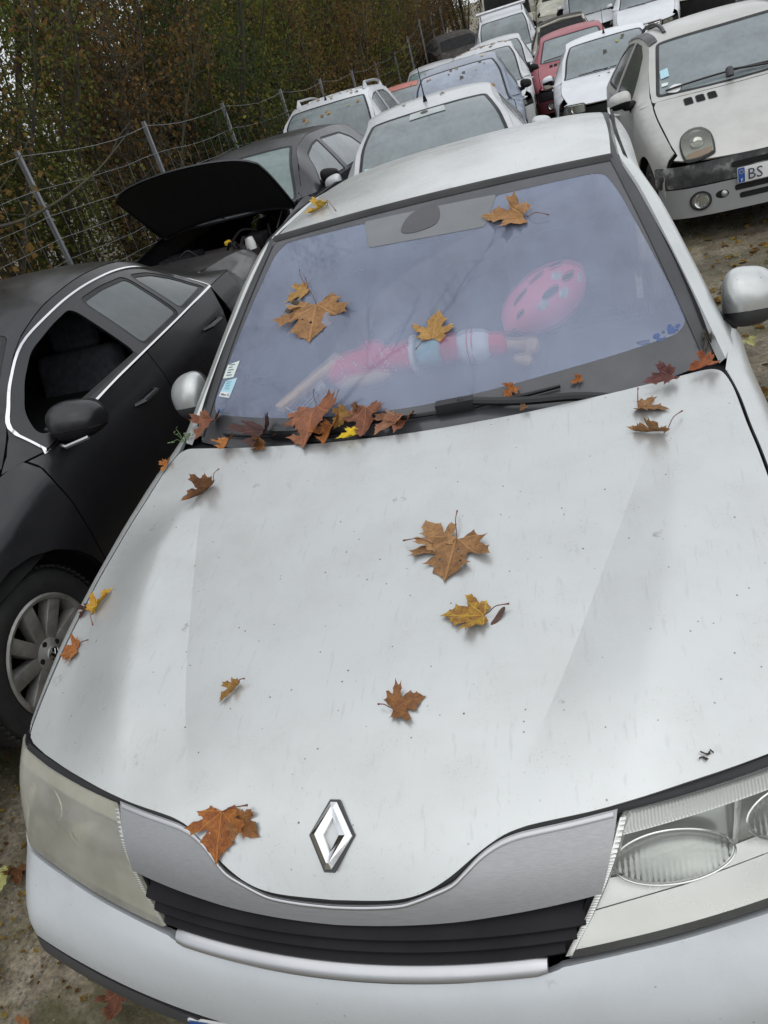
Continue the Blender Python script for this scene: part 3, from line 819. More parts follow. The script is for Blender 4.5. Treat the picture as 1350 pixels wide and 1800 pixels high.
a0 = Vector(windscreen(-.9585,.1875,.0026)); b0 = Vector(windscreen(-.92,.1855,.0026)); c0 = Vector(windscreen(-.9585,.22,.0026))
text_mesh('sticker_lettering', 'Allianz', .0105, M_ink, frame3(a0, b0-a0, c0-a0), st2, ext=.0002)
mb = MB(); cc = Vector(windscreen(-.9105,.190,.0024)); fr = frame3(cc, b0-a0, c0-a0)
mb.lathe([(.0036,0),(.0036,.0004),(.0048,.0004),(.0048,0)], cc, fr.col[2].xyz, 20, close=True); mb.build('sticker_emblem', M_ink, st2)
M_bluedot = simple('printed_marks', (.06,.10,.24), .6, var=.1)
def dot(s, v, r): 
    patch('printed_mark', [(s+r*math.cos(a)/.70, v+r*math.sin(a)/.93) for a in [2*math.pi*k/14 for k in range(14)]], wfn, M_bluedot, ws, sp=.05, skirt=0, out=(0,-1,1), off=.0011)
dot(.872,.136,.0085); dot(.951,.146,.0065); dot(.925,.157,.005); dot(.898,.142,.0035)
for P_ in ([(.862,.118),(.882,.114),(.892,.122),(.872,.126)],[(.884,.113),(.900,.120),(.897,.124),(.880,.118)],[(.912,.128),(.936,.126),(.938,.150),(.914,.151)],[(.938,.130),(.948,.129),(.949,.137),(.939,.138)]):
    quad_on('printed_mark', P_, M_bluedot, ws, .0011, .002)
for i in range(3): quad_on('printed_line', [(.800+.004*i,.139-.006*i),(.845,.133-.006*i),(.845,.1315-.006*i),(.800+.004*i,.1375-.006*i)], M_bluedot, ws, .0011, 0)
for P_ in ((-.940,.124,.005),(-.925,.120,.004),(-.915,.128,.0045),(-.932,.114,.004)): dot(*P_)

rw = [(_xr(y)-.004, y) for y in [2.14+.1*i for i in range(17)]]
rf = [(x, 2.063+.045*(x/.572)**2) for x in [.572*i/8 for i in range(9)]]
rb_ = [(0,3.72),(.3,3.715),(.52,3.70)]
rhalf = rf+rw[:-1]+list(reversed(rb_))
patch('roof', both(rhalf), lambda x, y: (x, y, zroof(x, y)), M_silver, CAR, sp=.04, skirt=.015)
# A-pillar, roof rail and doors
def rail(t):   # 3-D path of the body rail from the scuttle over the roof to the tail
    return (float(_rx(t)), float(_ry(t)), float(_rz(t)))
_rt = [0,.25,.5,.75,1,1.5,2,2.5,3]
_rx = interp(_rt, [.800,.752,.704,.656,.610,.604,.592,.568,.53]); _ry = interp(_rt, [1.40,1.60,1.78,1.95,2.11,2.50,2.95,3.40,3.78]); _rz = interp(_rt, [.955,1.070,1.180,1.280,1.350,1.362,1.342,1.285,1.19])
T = [3*i/60 for i in range(61)]
for s in (-1, 1):
    A_ = []; B_ = []; C_ = []
    for t in T:
        x, y, z = rail(t)
        A_.append((s*(x-.018), y, z+.002)); B_.append((s*(x+.036), y+.012*(1 if t < 1 else 0), z-.050)); C_.append((s*(x+.036), y+.02*(1 if t < 1 else 0), z-.07))
    strip('roof_rail', A_, B_, M_silver, CAR, bulge=.009, out=(s,0,1), close=.02)
    strip('ditch_moulding', [(s*(_xr(y)-.006), y, zroof(_xr(y)-.006, y)-.004) for y in [2.12+.1*i for i in range(17)]], [(s*(_xr(y)+.022), y, zroof(_xr(y), y)-.006) for y in [2.12+.1*i for i in range(17)]], M_rubber, CAR, bulge=.002)
    strip('pillar_lining', [Vector(p)+Vector((-s*.02,0,-.02)) for p in A_], [Vector(p)+Vector((s*.02,.02,-.09)) for p in C_], M_void, CAR, out=(-s,0,0))
    # side glass, black frame
    zb2 = lambda y: .945+.045*(y-1.5)/2.2
    def side(y, z, s=s):
        tp_ = .095*sstep(1.55,2.75,y)+.03*sstep(2.7,3.6,y)
        if z < .95: return (s*(.812-tp_-.12*max(0,(z-.62))**1.7-.05*sstep(.45,.2,z)+.04*sstep(1.9,1.55,y)), y, z)
        k = (z-.95)/.43
        return (s*(.785-tp_-(.165-tp_*.8)*k), y, z)
    gl = [(1.44,.88),(3.55,.93),(3.62,1.10),(3.45,1.29),(3.0,1.355),(2.45,1.372),(2.12,1.352),(1.93,1.268),(1.68,1.122),(1.46,.985)]
    patch('side_glass_frame', gl, side, M_black, CAR, sp=.06, skirt=.01, out=(s,0,.3), off=-.008)
    for wn_ in ([(1.62,.985),(2.42,.995),(2.42,1.30),(2.16,1.285),(1.98,1.21)], [(2.50,.995),(3.30,1.025),(3.26,1.27),(2.95,1.30),(2.50,1.305)]):
        patch('side_window', rounded(wn_, .03), side, fogged('fogged_side_glass', (.20,.24,.26)), CAR, sp=.07, skirt=0, out=(s,0,.3), off=-.004)
    for nm, ol in (('front_door', [(1.565,.30),(2.46,.30),(2.46,.975),(1.565,.935)]), ('rear_door', [(2.468,.30),(3.25,.30),(3.38,.60),(3.42,.985),(2.468,.975)])):
        d_ = patch(nm, rounded(ol, .02), side, M_silver, CAR, sp=.06, skirt=.012, out=(s,0,.2))
        yh = 2.33 if nm == 'front_door' else 3.20
        mb = MB(); c0 = side(yh, .80)
        mb.tube([(c0[0]-s*.01, yh-.10, .80), (c0[0]+s*.030, yh-.07, .803), (c0[0]+s*.032, yh+.05, .803), (c0[0]-s*.01, yh+.09, .80)], [.012,.014,.014,.012], 8); mb.build('door_handle', M_silver, d_)
    patch('sill', [(1.30,.30),(3.35,.30),(3.35,.21),(1.30,.21)], side, M_grey_plastic, CAR, sp=.1, skirt=.01, out=(s,0,0), off=-.01)
    q = [(3.258,.30)]+[(3.68+.355*math.cos(math.pi-math.pi*k/10), .31+.355*math.sin(math.pi*k/10)) for k in range(11)]+[(4.5,.32),(4.56,.65),(4.45,.96),(3.9,1.02),(3.44,1.0),(3.39,.60)]
    patch('rear_wing', q, lambda y, z, s=s: (side(y, z)[0]-s*.16*sstep(3.9,4.6,y)**2, y, z), M_silver, CAR, sp=.06, skirt=.01, out=(s,0,.2))
    patch('rear_pillar', [(3.44,1.008),(3.9,1.03),(4.1,1.02),(3.80,1.22),(3.66,1.27),(3.60,1.12)], lambda y, z: (side(y, z)[0]-s*.02, y, z), M_silver, CAR, sp=.06, skirt=.01, out=(s,0,.3))
zrear = interp([3.70,3.85,4.15,4.3,4.5,4.58], [1.262,1.21,1.05,1.01,.985,.93])
patch('rear_window', both([(0,3.74),(.48,3.72),(.57,4.16),(0,4.2)]), lambda x, y: (x, y, zrear(y)-.03*(x/.6)**2), fogged('fogged_side_glass'), CAR, sp=.06, skirt=.01)
patch('boot_lid', both([(0,4.21),(.60,4.17),(.60,4.50),(0,4.57)]), lambda x, y: (x, y, zrear(y)-.03*(x/.6)**2), M_silver, CAR, sp=.06, skirt=.02)
patch('rear_bumper', [(-.68,.25),(.68,.25),(.62,.93),(-.62,.93)], lambda x, z: (x, 4.57-.22*(x/.85)**4+.02*(z-.6), z), M_bumper, CAR, sp=.08, skirt=.02, out=(0,1,0))
# door mirrors
def mirror_shell(name, c, sx, sy, sz, s, mat, par, y_lo, y_hi, infl=0.0, zcut=None):
    """rounded box cut off at the mirror side (y: -1 front .. 1 back)"""
    bm = bmesh.new(); bmesh.ops.create_icosphere(bm, subdivisions=5, radius=1.0)
    for v in bm.verts:
        d = v.co; n_ = 2.7
        k = (abs(d.x)**n_+abs(d.z)**n_+abs(d.y)**2.1)**(-1/2.45)
        v.co = d*k
    geom = bm.verts[:]+bm.edges[:]+bm.faces[:]
    bmesh.ops.bisect_plane(bm, geom=geom, plane_co=(0,y_hi,0), plane_no=(0,1,0), clear_outer=True)
    if y_lo > -1: bmesh.ops.bisect_plane(bm, geom=bm.verts[:]+bm.edges[:]+bm.faces[:], plane_co=(0,y_lo,0), plane_no=(0,1,0), clear_inner=True)
    if zcut: bmesh.ops.bisect_plane(bm, geom=bm.verts[:]+bm.edges[:]+bm.faces[:], plane_co=(0,0,zcut[0]), plane_no=(0,.35,1), clear_outer=zcut[1] < 0, clear_inner=zcut[1] > 0)
    for v in bm.verts:
        x, y, z = v.co
        tap = 1-.10*(x*s) ; z2 = z*(1.0 if z > 0 else .86)*tap
        v.co = (c[0]+x*(sx+infl), c[1]+y*sy+.022*x*s, c[2]+z2*(sz+infl)-.010*x*s)
    me = bpy.data.meshes.new(name); bm.to_mesh(me); bm.free()
    me.polygons.foreach_set('use_smooth', [True]*len(me.polygons)); me.materials.append(mat)
    o = bpy.data.objects.new(name, me); COL.objects.link(o); o.parent = par
    return o
def door_mirror(par, s, c, sc, cap, band, arm_to, glass=M_mirror, mx=.098, mz=.075):
    mr = empty('door_mirror'); mr.parent = par
    mirror_shell('mirror_cap', c, mx*sc, .085*sc, mz*sc, s, cap, mr, -1, .30, zcut=(-.42,1))
    mirror_shell('mirror_base', c, mx*sc, .085*sc, mz*sc, s, band, mr, -1, .30, infl=-.0015, zcut=(-.44,-1))
    mirror_shell('mirror_rim', c, mx*sc, .085*sc, mz*sc, s, band, mr, .32, .62, infl=.0005)
    V = []; 
    for k in range(28):
        a = 2*math.pi*k/28; ca, sa = math.cos(a), math.sin(a); e = 2/2.9
        V.append((c[0]+mx*.84*sc*math.copysign(abs(ca)**e, ca), c[1]+.050*sc+.022*math.copysign(abs(ca)**e, ca)*s, c[2]+mz*.78*sc*math.copysign(abs(sa)**e, sa)))
    mesh_obj('mirror_glass', V, [tuple(range(28))], glass, mr, smooth=False)
    b = Vector(c)+Vector((-s*.05*sc, .0, -.055*sc)); a_ = Vector(arm_to)
    mb = MB(); mb.tube([a_+Vector((-s*.02,.03,-.03)), a_, a_.lerp(b, .5)+Vector((0,0,-.005)), b, b+Vector((s*.03,0,.02))], [.050*sc,.042*sc,.030*sc,.032*sc,.02*sc], 12); mb.build('mirror_arm', band, mr)
    return mr
for s in (-1, 1):
    door_mirror(CAR, s, (s*.885,1.70,.985), .95, M_silver, M_grey_plastic, (s*.795,1.72,.930), mx=.078, mz=.088)

# ---- wipers
def wiper(name, spine, s0, s1, label=None):
    """blade from s0 to s1 along the glass, arm to the pivot"""
    wr = empty('wiper'); wr.parent = CAR
    if label: wr['label'] = label
    (sa, va), (sb, vb) = s0, s1
    B = [Vector(windscreen(sa+(sb-sa)*i/20, va+(vb-va)*i/20, .014)) for i in range(21)]
    L_ = [Vector(windscreen(sa+(sb-sa)*i/20, va+(vb-va)*i/20, .003)) for i in range(21)]
    strip('wiper_rubber', L_, [p+Vector((0,-.002,.011)) for p in L_], M_rubber, wr, out=(0,-1,.3))
    mb = MB(); mb.tube(B, [.003+.004*math.sin(math.pi*i/20) for i in range(21)], 8); mb.build('wiper_blade', M_wiper, wr)
    mb = MB(); mb.tube([Vector(p)+Vector((0,0,0)) for p in catmull(spine, 6, closed=False)], .0115, 8); 
    c = (B[10]+Vector(spine[0]))/2
    mb.box(c, (.10,.030,.030), Quaternion((0,0,1), math.atan2((B[20]-B[0]).y, (B[20]-B[0]).x)).to_matrix()); 
    p = Vector(spine[-1]); mb.tube([p+Vector((0,0,-.03)), p+Vector((0,0,.012)), p+Vector((0,0,.018))], [.02,.018,.006], 14)
    mb.build('wiper_arm', M_wiper, wr, bevel=.0)
    return wr
c1 = windscreen(.165,.082,.026); c2 = windscreen(-.52,.045,.026)
wiper('w1', [c1, (.28,1.275,.986), (.42,1.275,.975), (.53,1.290,.945)], (-.24,.068), (.52,.062), 'wiper with its arm reaching to the right')
wiper('w2', [c2, (-.30,1.265,.970), (-.15,1.25,.955), (-.06,1.25,.935)], (-.86,.020), (-.22,.046), 'wiper buried under leaves')

# ---- inside
xs = [-.74+1.48*i/24 for i in range(25)]
ys = [0,.06,.18,.32,.42,.46,.46]; zs = [.915,.935,.955,.965,.955,.92,.60]
V = []; F = []
for x in xs:
    y0 = 1.27+.32*x*x
    for y, z in zip(ys, zs):
        V.append((x, y0+y*(1-.25*x*x), z+.02*math.exp(-((x-.37)/.2)**2)*(1 if y > .2 else 0)))
for i in range(24):
    for j in range(6): F.append((i*7+j, (i+1)*7+j, (i+1)*7+j+1, i*7+j+1))
mb = MB(); mb.add(V, F); mb.build('dashboard', M_dash, CAR)
def seat(par, x, y, mat, z0=.30):
    st = empty('seat'); st.parent = par
    def cush(P_, R_): 
        mb = MB(); mb.tube(P_, R_, 14); o = mb.build('tmp', mat, st); return o
    mb = MB(); mb.box((x, y+.22, z0+.14), (.50,.52,.16)); mb.build('seat_cushion', mat, st, bevel=.05, seg=3)
    mb = MB(); mb.box((x, y+.56, z0+.45), (.48,.14,.62), Matrix.Rotation(R(-18), 3, 'X')); mb.build('seat_back', mat, st, bevel=.05, seg=3)
    mb = MB(); mb.box((x, y+.68, z0+.83), (.26,.09,.18), Matrix.Rotation(R(-14), 3, 'X')); mb.build('headrest', mat, st, bevel=.035, seg=3)
    return st
seat(CAR, -.37, 2.05, M_seat, .28); seat(CAR, .37, 2.05, M_seat, .28)
swr = empty('steering_wheel'); swr.parent = CAR
cw = Vector((.37,1.93,.90)); ax = Vector((0,.82,.40)).normalized(); u1 = Vector((1,0,0)); u2 = ax.cross(u1)
mb = MB(); mb.tube([cw+(u1*math.cos(a)+u2*math.sin(a))*.185 for a in [2*math.pi*k/40 for k in range(41)]], .016, 8, cap=False); mb.build('wheel_rim', M_black, swr)
mb = MB(); mb.lathe([(0,.02),(.06,.02),(.075,-.01),(.06,-.04),(0,-.04)], cw, -ax, 20); mb.tube([cw-u1*.18, cw+u1*.18], .014, 6); mb.build('wheel_hub', M_black, swr)
mb = MB(); mb.box((0,3.02,.55), (1.2,.14,.62), Matrix.Rotation(R(-18), 3, 'X')); mb.box((0,2.78,.38), (1.25,.5,.16)); mb.build('rear_bench', M_seat, CAR, bevel=.04)
mb = MB(); mb.box((0,2.5,.26), (1.5,2.6,.03)); mb.build('cabin_floor', M_void, CAR)
patch('headlining', both([(0,2.09),(.54,2.11),(.57,2.6),(.55,3.5),(0,3.55)]), lambda x, y: (x, y, zroof(x, y)-.03), simple('headlining_cloth', (.30,.30,.29), .95), CAR, sp=.1, skirt=0, out=(0,0,-1))
mi = empty('rear_view_mirror'); mi.parent = CAR
mb = MB(); mb.box((0,2.02,1.275), (.235,.028,.065)); mb.build('mirror_housing', M_black, mi, bevel=.012)
mb = MB(); mb.tube([(0,1.99,1.325),(0,2.01,1.28)], .012, 8); mb.build('mirror_stem', M_black, mi)
# ================================================================ wheels
def make_wheel(par, x, y, s, r=.31, wdt=.20, spokes=10, rim_r=None, mat=None, cap='plain', detail=True):
    """wheel on the side s (-1 / +1): axle along x, outer face at x"""
    mat = mat or M_alloy; rim_r = rim_r or r*.655
    wl = empty('wheel', (0,0,0)); wl.parent = par
    o = Vector((x, y, r)); d = Vector((s,0,0))
    mb = MB()
    sw = r-rim_r
    prof = [(rim_r-.012,-wdt),(rim_r+.01,-wdt-.004),(r-.02,-wdt+.002),(r-.004,-wdt+.03),(r,-wdt*.5),(r-.004,-.03),(r-.02,-.004),(r-sw*.5,.006),(rim_r+.012,-.002),(rim_r,-.010),(rim_r,-.03)]
    mb.lathe(prof, o, d, 48)
    if detail:
        for k in range(72):
            a = 2*math.pi*k/72; uu = Vector((0, math.cos(a), math.sin(a))); tt = Vector((0,-math.sin(a),math.cos(a)))
            for g_ in (-.022, -wdt+.022):
                mb.box(o+d*g_+uu*(r-.001), (.030,.012,.010), Matrix((d, tt, uu)).transposed())
    mb.build('tyre', M_tyre, wl)
    rm = empty('rim'); rm.parent = wl
    mb = MB(); mb.lathe([(rim_r+.004,-.004),(rim_r-.004,.002),(rim_r-.016,-.002),(rim_r-.022,-.03),(rim_r-.03,-wdt*.9)], o, d, 48); mb.build('rim_ring', mat, rm)
    mb = MB(); mb.lathe([(0,-.10),(rim_r-.02,-.10)], o, d, 32); mb.build('brake_backing', M_void, rm)
    mb = MB()
    for k in range(spokes):
        a = 2*math.pi*k/spokes+.15
        pair = .0
        uu = Vector((0, math.cos(a), math.sin(a))); tt = Vector((0,-math.sin(a),math.cos(a)))
        def q(rad, h, dep): return o+uu*rad+tt*h+d*dep
        w0, w1 = rim_r*.115, rim_r*(.75/spokes+.045)
        V = [q(.05,-w0,-.022), q(.05,w0,-.022), q(rim_r-.008,w1,-.006), q(rim_r-.008,-w1,-.006),
             q(.05,-w0*1.1,-.06), q(.05,w0*1.1,-.06), q(rim_r-.008,w1*1.15,-.055), q(rim_r-.008,-w1*1.15,-.055)]
        b_ = MB(); b_.add(V, [(0,1,2,3),(7,6,5,4),(0,4,5,1),(1,5,6,2),(2,6,7,3),(3,7,4,0)])
        b_.build('spoke', mat, rm, bevel=.004)
    mb = MB(); mb.lathe([(0,-.004),(.028,-.006),(.033,-.012),(.060,-.018),(.068,-.026),(.068,-.06)], o, d, 28); hb = mb.build('hub', mat, rm)
    for k in range(5):
        a = 2*math.pi*k/5+.4; c = o+Vector((0, math.cos(a), math.sin(a)))*.050+d*-.016
        mb = MB(); mb.lathe([(0,.003),(.007,.003),(.0085,0),(.0115,.001),(.0115,-.004)], c, d, 10); mb.build('wheel_bolt', M_void, hb)
    if cap == 'vw':
        M = M_chrome
        mb = MB(); mb.lathe([(0,.0),(.027,.0)], o+d*-.002, d, 28); mb.build('hub_cap', M_black, hb)
        uu = Vector((0,1,0)); vv = Vector((0,0,1))
        mb = MB(); mb.tube([o+(uu*math.cos(a)+vv*math.sin(a))*.026+d*.0 for a in [2*math.pi*k/28 for k in range(29)]], .0026, 6, cap=False)
        for L_ in ([(-.010,.021),(0,.004),(.010,.021)], [(-.021,.012),(-.010,-.019),(0,-.002),(.010,-.019),(.021,.012)]):
            mb.tube([o+uu*a+vv*b+d*.0005 for a, b in L_], .0023, 6)
        mb.build('hub_emblem', M, hb)
    return wl
for s in (-1, 1):
    for y in (.93, 3.68): make_wheel(CAR, s*.86, y, s, .31, .19, 7)
# ================================================================ other cars: one builder, many shapes
class Car:
    def __init__(c, name, loc, yaw, label, cat='car', body=None, glass=None, side_glass=None, L=4.2, prof=None, wb=None, zb=None, xe=None, crown=None,
                 cowl=1.1, wtop=1.8, rtop=3.4, rbase=3.9, wins=(), doors=(), wheels=(.8,3.3), wr=.30, front=None, pitch=None, sills=.24, sides=(-1,1), sp=.06,
                 hood_open=False, frame=None, seal=.028, arch=1.17, group=None, wheel_mat=None, spokes=8, wheel_kw=None, hoodless=False, roll=0.0, **kw):
        c.__dict__.update({k: v for k, v in locals().items() if k not in ('c', 'kw')}); c.__dict__.update(kw)
        x, y = loc[0], loc[1]
        if pitch is None:
            c.pitch = math.atan2(ground_z(y+L)-ground_z(y), L)
        z = loc[2] if len(loc) > 2 else ground_z(y)
        c.root = empty(name, (x, y, z), (c.pitch, roll, yaw), label, cat, group)
        c.prof = interp(*zip(*prof)); c.wb_ = interp(*zip(*wb)); c.zb_ = interp(*zip(*zb)); c.xe_ = interp(*zip(*xe)); c.cr_ = interp(*zip(*crown))
        c.M = body
    def top(c, x, y):
        e = max(.2, c.xe_(y))
        return (x, y, c.prof(y)-c.cr_(y)*(.75*(abs(x)/e)**2.2+.25*(abs(x)/e)**8))
    def zedge(c, y): return c.prof(y)-c.cr_(y)
    def side(c, s):
        def fn(y, z):
            w_ = c.wb_(y); t = c.zedge(y)
            b = min(c.zb_(y), t-.11*sstep(c.cowl+.25, c.cowl-.05, y)) if y < c.cowl+.3 else min(c.zb_(y), t-.06*sstep(c.rbase-.1, c.rbase+.1, y))
            if z <= b:
                k = (b-z)/max(.1, b-.2)
                x = w_+.022*math.sin(math.pi*min(1, k*1.1))-.075*max(0, k-.55)**2/.2+c.__dict__.get('shoulder', 0)*min(1, (b-z)/.13)
            else:
                k = (z-b)/max(.02, t-b)
                pw = 1.12 if (c.cowl+.2 < y < c.rbase-.1) else (2.2 if y < c.cowl else 2.2-1.08*sstep(c.cowl, c.cowl+.2, y) if y < c.cowl+.2 else 1.6)
                x = w_+(c.xe_(y)-w_)*min(1.1, k)**pw
            return (s*x, y, z)
        return fn
    def S(c, x):
        f = c.front; a = abs(x)/f['w']
        return f.get('bow', .14)*a**2+f.get('corner', .16)*a**9
    def fr(c, x, z): return (x, c.front['y'](z)+c.S(x), z)
    def build(c):
        f = c.front; sp = c.sp; r = c.root; M = c.M
        yh = lambda x: f['y'](f['zh'])+c.S(x)+f.get('hood_lip', .02)
        # bonnet
        n = 12
        if not c.hoodless:
            xm = c.xe_(.5)-.006
            fr_ = [(xm*i/n, max(yh(xm*i/n), 0)) for i in range(n+1)]
            yc0 = c.cowl-.05
            cb = [(c.xe_(c.cowl)*.96*(1-i/n), c.cowl-.02-c.front.get('cowl_bow', .10)*(1-(1-i/n)**2)) for i in range(n+1)]
            sidep = [(c.xe_(y)-.006, y) for y in [fr_[-1][1]+.02+(c.cowl-.06-fr_[-1][1]-.02)*i/8 for i in range(9)]]
            hol = both(fr_+sidep+cb)
            if c.hood_open is False:
                c.hood = patch('bonnet', hol, c.top, M, r, sp=sp, skirt=.015)
            else:
                hg = c.hood_open; a = hg['angle']; hy = c.cowl-.08; hz = c.zedge(hy)+.02
                def opened(x, y):
                    q = c.top(x, y); dy = q[1]-hy; dz = q[2]-hz
                    return (q[0], hy+dy*math.cos(a)+dz*math.sin(a), hz-dy*math.sin(a)+dz*math.cos(a))
                c.hood = patch('bonnet', hol, opened, M, r, sp=sp, skirt=.015, out=(0,1,.5))
                patch('bonnet_lining', inset(hol, .03), opened, hg['lining'], c.hood, sp=sp, skirt=.01, out=(0,-1,-.5), off=.012)
                c.opened = opened
        # body top with openings for the screens
        n2 = 10
        wl = c.cowl+.0
        ws_b = c.xe_(c.cowl)-.035; ws_t = c.xe_(c.wtop)-.055
        def bow(s_, y0, b): return y0-b*(1-s_*s_)
        cbw = c.front.get('cowl_bow', .10); tbw = c.front.get('top_bow', .05)
        wsol = rounded([(ws_b*s_, bow(s_, c.cowl+.02, cbw)) for s_ in [-1+2*i/n2 for i in range(n2+1)]]+[(ws_t*s_, bow(s_, c.wtop, tbw)) for s_ in [1-2*i/n2 for i in range(n2+1)]], [.05]+[0]*(n2-1)+[.05,.05]+[0]*(n2-1)+[.05])
        rt_ = c.xe_(c.rtop)-.07; rb2 = c.xe_(c.rbase)-.06
        rwol = rounded([(-rt_, c.rtop+.03), (0, c.rtop+.05), (rt_, c.rtop+.03), (rb2, c.rbase), (0, c.rbase+.04), (-rb2, c.rbase)], [.05,0,.05,.05,0,.05])
        ye = c.L-.06
        N = 24
        right = [(c.xe_(y), y) for y in [c.cowl+.01+(ye-c.cowl-.01)*i/N for i in range(N+1)]]
        tol = [(c.xe_(c.cowl)*s_, bow(s_, c.cowl-.0, cbw)-.01) for s_ in [-.98+1.96*i/n2 for i in range(n2+1)]]+right+[(-x, y) for x, y in reversed(right)]
        patch('roof', tol, c.top, M, r, sp=sp, holes=[wsol, rwol], skirt=.02)
        ws_ = patch('windscreen', inset(wsol, .004), c.top, c.glass, r, sp=sp, skirt=.012, off=-.004)
        if c.seal: patch('screen_seal', inset(wsol, .003), c.top, M_rubber, ws_, sp=sp, holes=[inset(wsol, c.seal)], skirt=0, off=-.0005)
        c.ws = ws_
        patch('rear_window', inset(rwol, .004), c.top, c.side_glass or c.glass, r, sp=sp*1.5, skirt=.012, off=-.004)
        # sides
        y0 = c.front.get('side_y', .42)
        for s in c.sides:
            fn = c.side(s)
            ra = c.wr*c.arch; wf, wrr = c.wheels
            def arc(y): return [(y+ra*math.cos(math.pi-math.pi*k/12), c.wr+ra*math.sin(math.pi*k/12)) for k in range(13)]
            brk = list(c.doors)      # y positions: fender|door|door|quarter
            top_lo = lambda y: (c.zb_(y) if c.cowl+.05 < y < c.rbase-.05 else c.zedge(y)) 
            # wing
            e0, e1 = y0, brk[0]-.003
            tp = [(y, min(c.zedge(y), c.zedge(y))-.002) for y in [e1+(e0-e1)*i/10 for i in range(11)] if y < c.cowl]
            if e1 > c.cowl: tp = [(e1, c.zb_(e1)+.004)]+tp
            elif not tp or tp[0][0] < e1: tp = [(e1, c.zedge(e1))]+tp
            aw = arc(wf)
            ol = ([(e0, c.sills+.02)]+aw if aw[0][0] > e0+.01 else [p for p in aw if p[0] > e0+.012])+[(e1, c.sills)]+tp
            patch('front_wing', ol, fn, M, r, sp=sp, skirt=.01, out=(s,0,.2))
            for i in range(len(brk)-1):
                a, b = brk[i]+.003, brk[i+1]-.003
                pts = [(a, c.sills), (b if i < len(brk)-2 or b < wrr-ra else b, c.sills)]
                if b > wrr-ra:
                    pts = [(a, c.sills), (wrr-ra-.03, c.sills)]+[p for p in arc(wrr)[:7] if p[0] < b-.01]
                    pts = [(p[0]-.025, p[1]) if j > 1 else p for j, p in enumerate(pts)]
                pts += [(b, c.zb_(b)-.004)]+[(a+(b-a)*(1-k/5), c.zb_(a+(b-a)*(1-k/5))-.004) for k in range(1, 5)]+[(a, c.zb_(a)-.004)]
                d_ = patch('door', pts, fn, M, r, sp=sp, skirt=.01, out=(s,0,.2))
                yh_ = b-.20; p0 = fn(yh_, c.zb_(yh_)-.13)
                mb = MB(); X = p0[0]; Z = p0[2]
                mb.tube([(X-s*.01, yh_-.09, Z), (X+s*.028, yh_-.06, Z+.004), (X+s*.03, yh_+.05, Z+.004), (X-s*.01, yh_+.085, Z)], [.011,.013,.013,.011], 8); mb.build('door_handle', c.__dict__.get('handle_mat') or M, d_)
            a = brk[-1]+.003
            pts = ([(a, c.sills)] if a < wrr-ra-.02 else [])+[p for p in arc(wrr) if p[0] > a]+[(c.L-.12, c.sills+.06), (c.L-.03, .6)]
            pts += [(y, c.zb_(y)-.002) for y in [c.L-.06+(a-c.L+.06)*i/8 for i in range(9)]]
            patch('rear_wing', pts, fn, M, r, sp=sp, skirt=.01, out=(s,0,.2))
            # greenhouse frame with window openings
            ys_ = [c.cowl-.015+(c.rbase-c.cowl+.175)*i/30 for i in range(31)]
            up_ = [(y, max(c.zedge(y)-.003, c.zb_(y)+.004)) for y in ys_]
            lo_ = [(y, c.zb_(y)+.001) for y in reversed(ys_[1:-1])]
            hs = [rounded(w_, c.__dict__.get('win_round', .035)) for w_ in c.wins]
            patch('pillar_frame', up_+lo_, fn, c.frame or M, r, sp=sp, holes=hs, skirt=.012, out=(s,0,.3))
            for j, h_ in enumerate(hs):
                g = c.side_glass or c.glass
                if c.__dict__.get('open_win') == (s, j): continue
                w_ = patch('side_window', inset(h_, .003), fn, g, r, sp=sp*1.5, skirt=0, out=(s,0,.3), off=-.006)
                patch('window_seal', inset(h_, .001), fn, M_rubber, w_, sp=sp, holes=[inset(h_, .016)], skirt=0, out=(s,0,.3), off=-.003)
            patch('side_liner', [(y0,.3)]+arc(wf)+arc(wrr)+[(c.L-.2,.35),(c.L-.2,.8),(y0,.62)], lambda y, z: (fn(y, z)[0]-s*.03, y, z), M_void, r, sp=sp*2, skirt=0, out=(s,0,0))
            for y in c.wheels:
                kw = dict(r=c.wr, wdt=.17, spokes=c.spokes, mat=c.wheel_mat, detail=False); kw.update(c.wheel_kw or {})
                make_wheel(r, s*(c.wb_(y)-.015), y, s, **kw)
        mb = MB(); mb.box((0, c.L*.5, .20), (1.3, c.L*.8, .10)); mb.box((0, c.wheels[0], .45), (1.05, .8, .35)); mb.build('underbody', M_void, r)
        # tail
        zt = c.zedge(c.L-.06)
        patch('tail', [(-c.wb_(c.L)*1.0,.25),(c.wb_(c.L)*1.0,.25),(c.xe_(c.L-.06),zt),(-c.xe_(c.L-.06),zt)], lambda x, z: (x, c.L-.02-.06*(x/.8)**4-.04*max(0, z-.7), z), M, r, sp=.1, skirt=.02, out=(0,1,0))
        # nose
        w_ = f['w']
        c.nose = []
        for nm, z0, z1, mt, xo in f['bands']:
            ol = rounded([(-w_*xo, z0), (w_*xo, z0), (w_*xo, z1), (-w_*xo, z1)], .02)
            c.nose.append(patch(nm, ol, c.fr, mt, r, sp=sp, skirt=.02, out=(0,-1,0), holes=[h for k, h in f.get('holes', ()) if k == nm]))
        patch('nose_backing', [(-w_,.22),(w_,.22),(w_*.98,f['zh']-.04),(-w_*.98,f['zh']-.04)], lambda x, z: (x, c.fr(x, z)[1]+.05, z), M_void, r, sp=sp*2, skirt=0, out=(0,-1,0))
        return c
    def mirror(c, s, y, z, sc=.95, cap=None, band=None):
        p = c.side(s)(y, c.zb_(y)+.03)
        door_mirror(c.root, s, (p[0]+s*.10, y-.02, z), sc, cap or c.M, band or M_black, (p[0]+s*.0, y, z-.05))
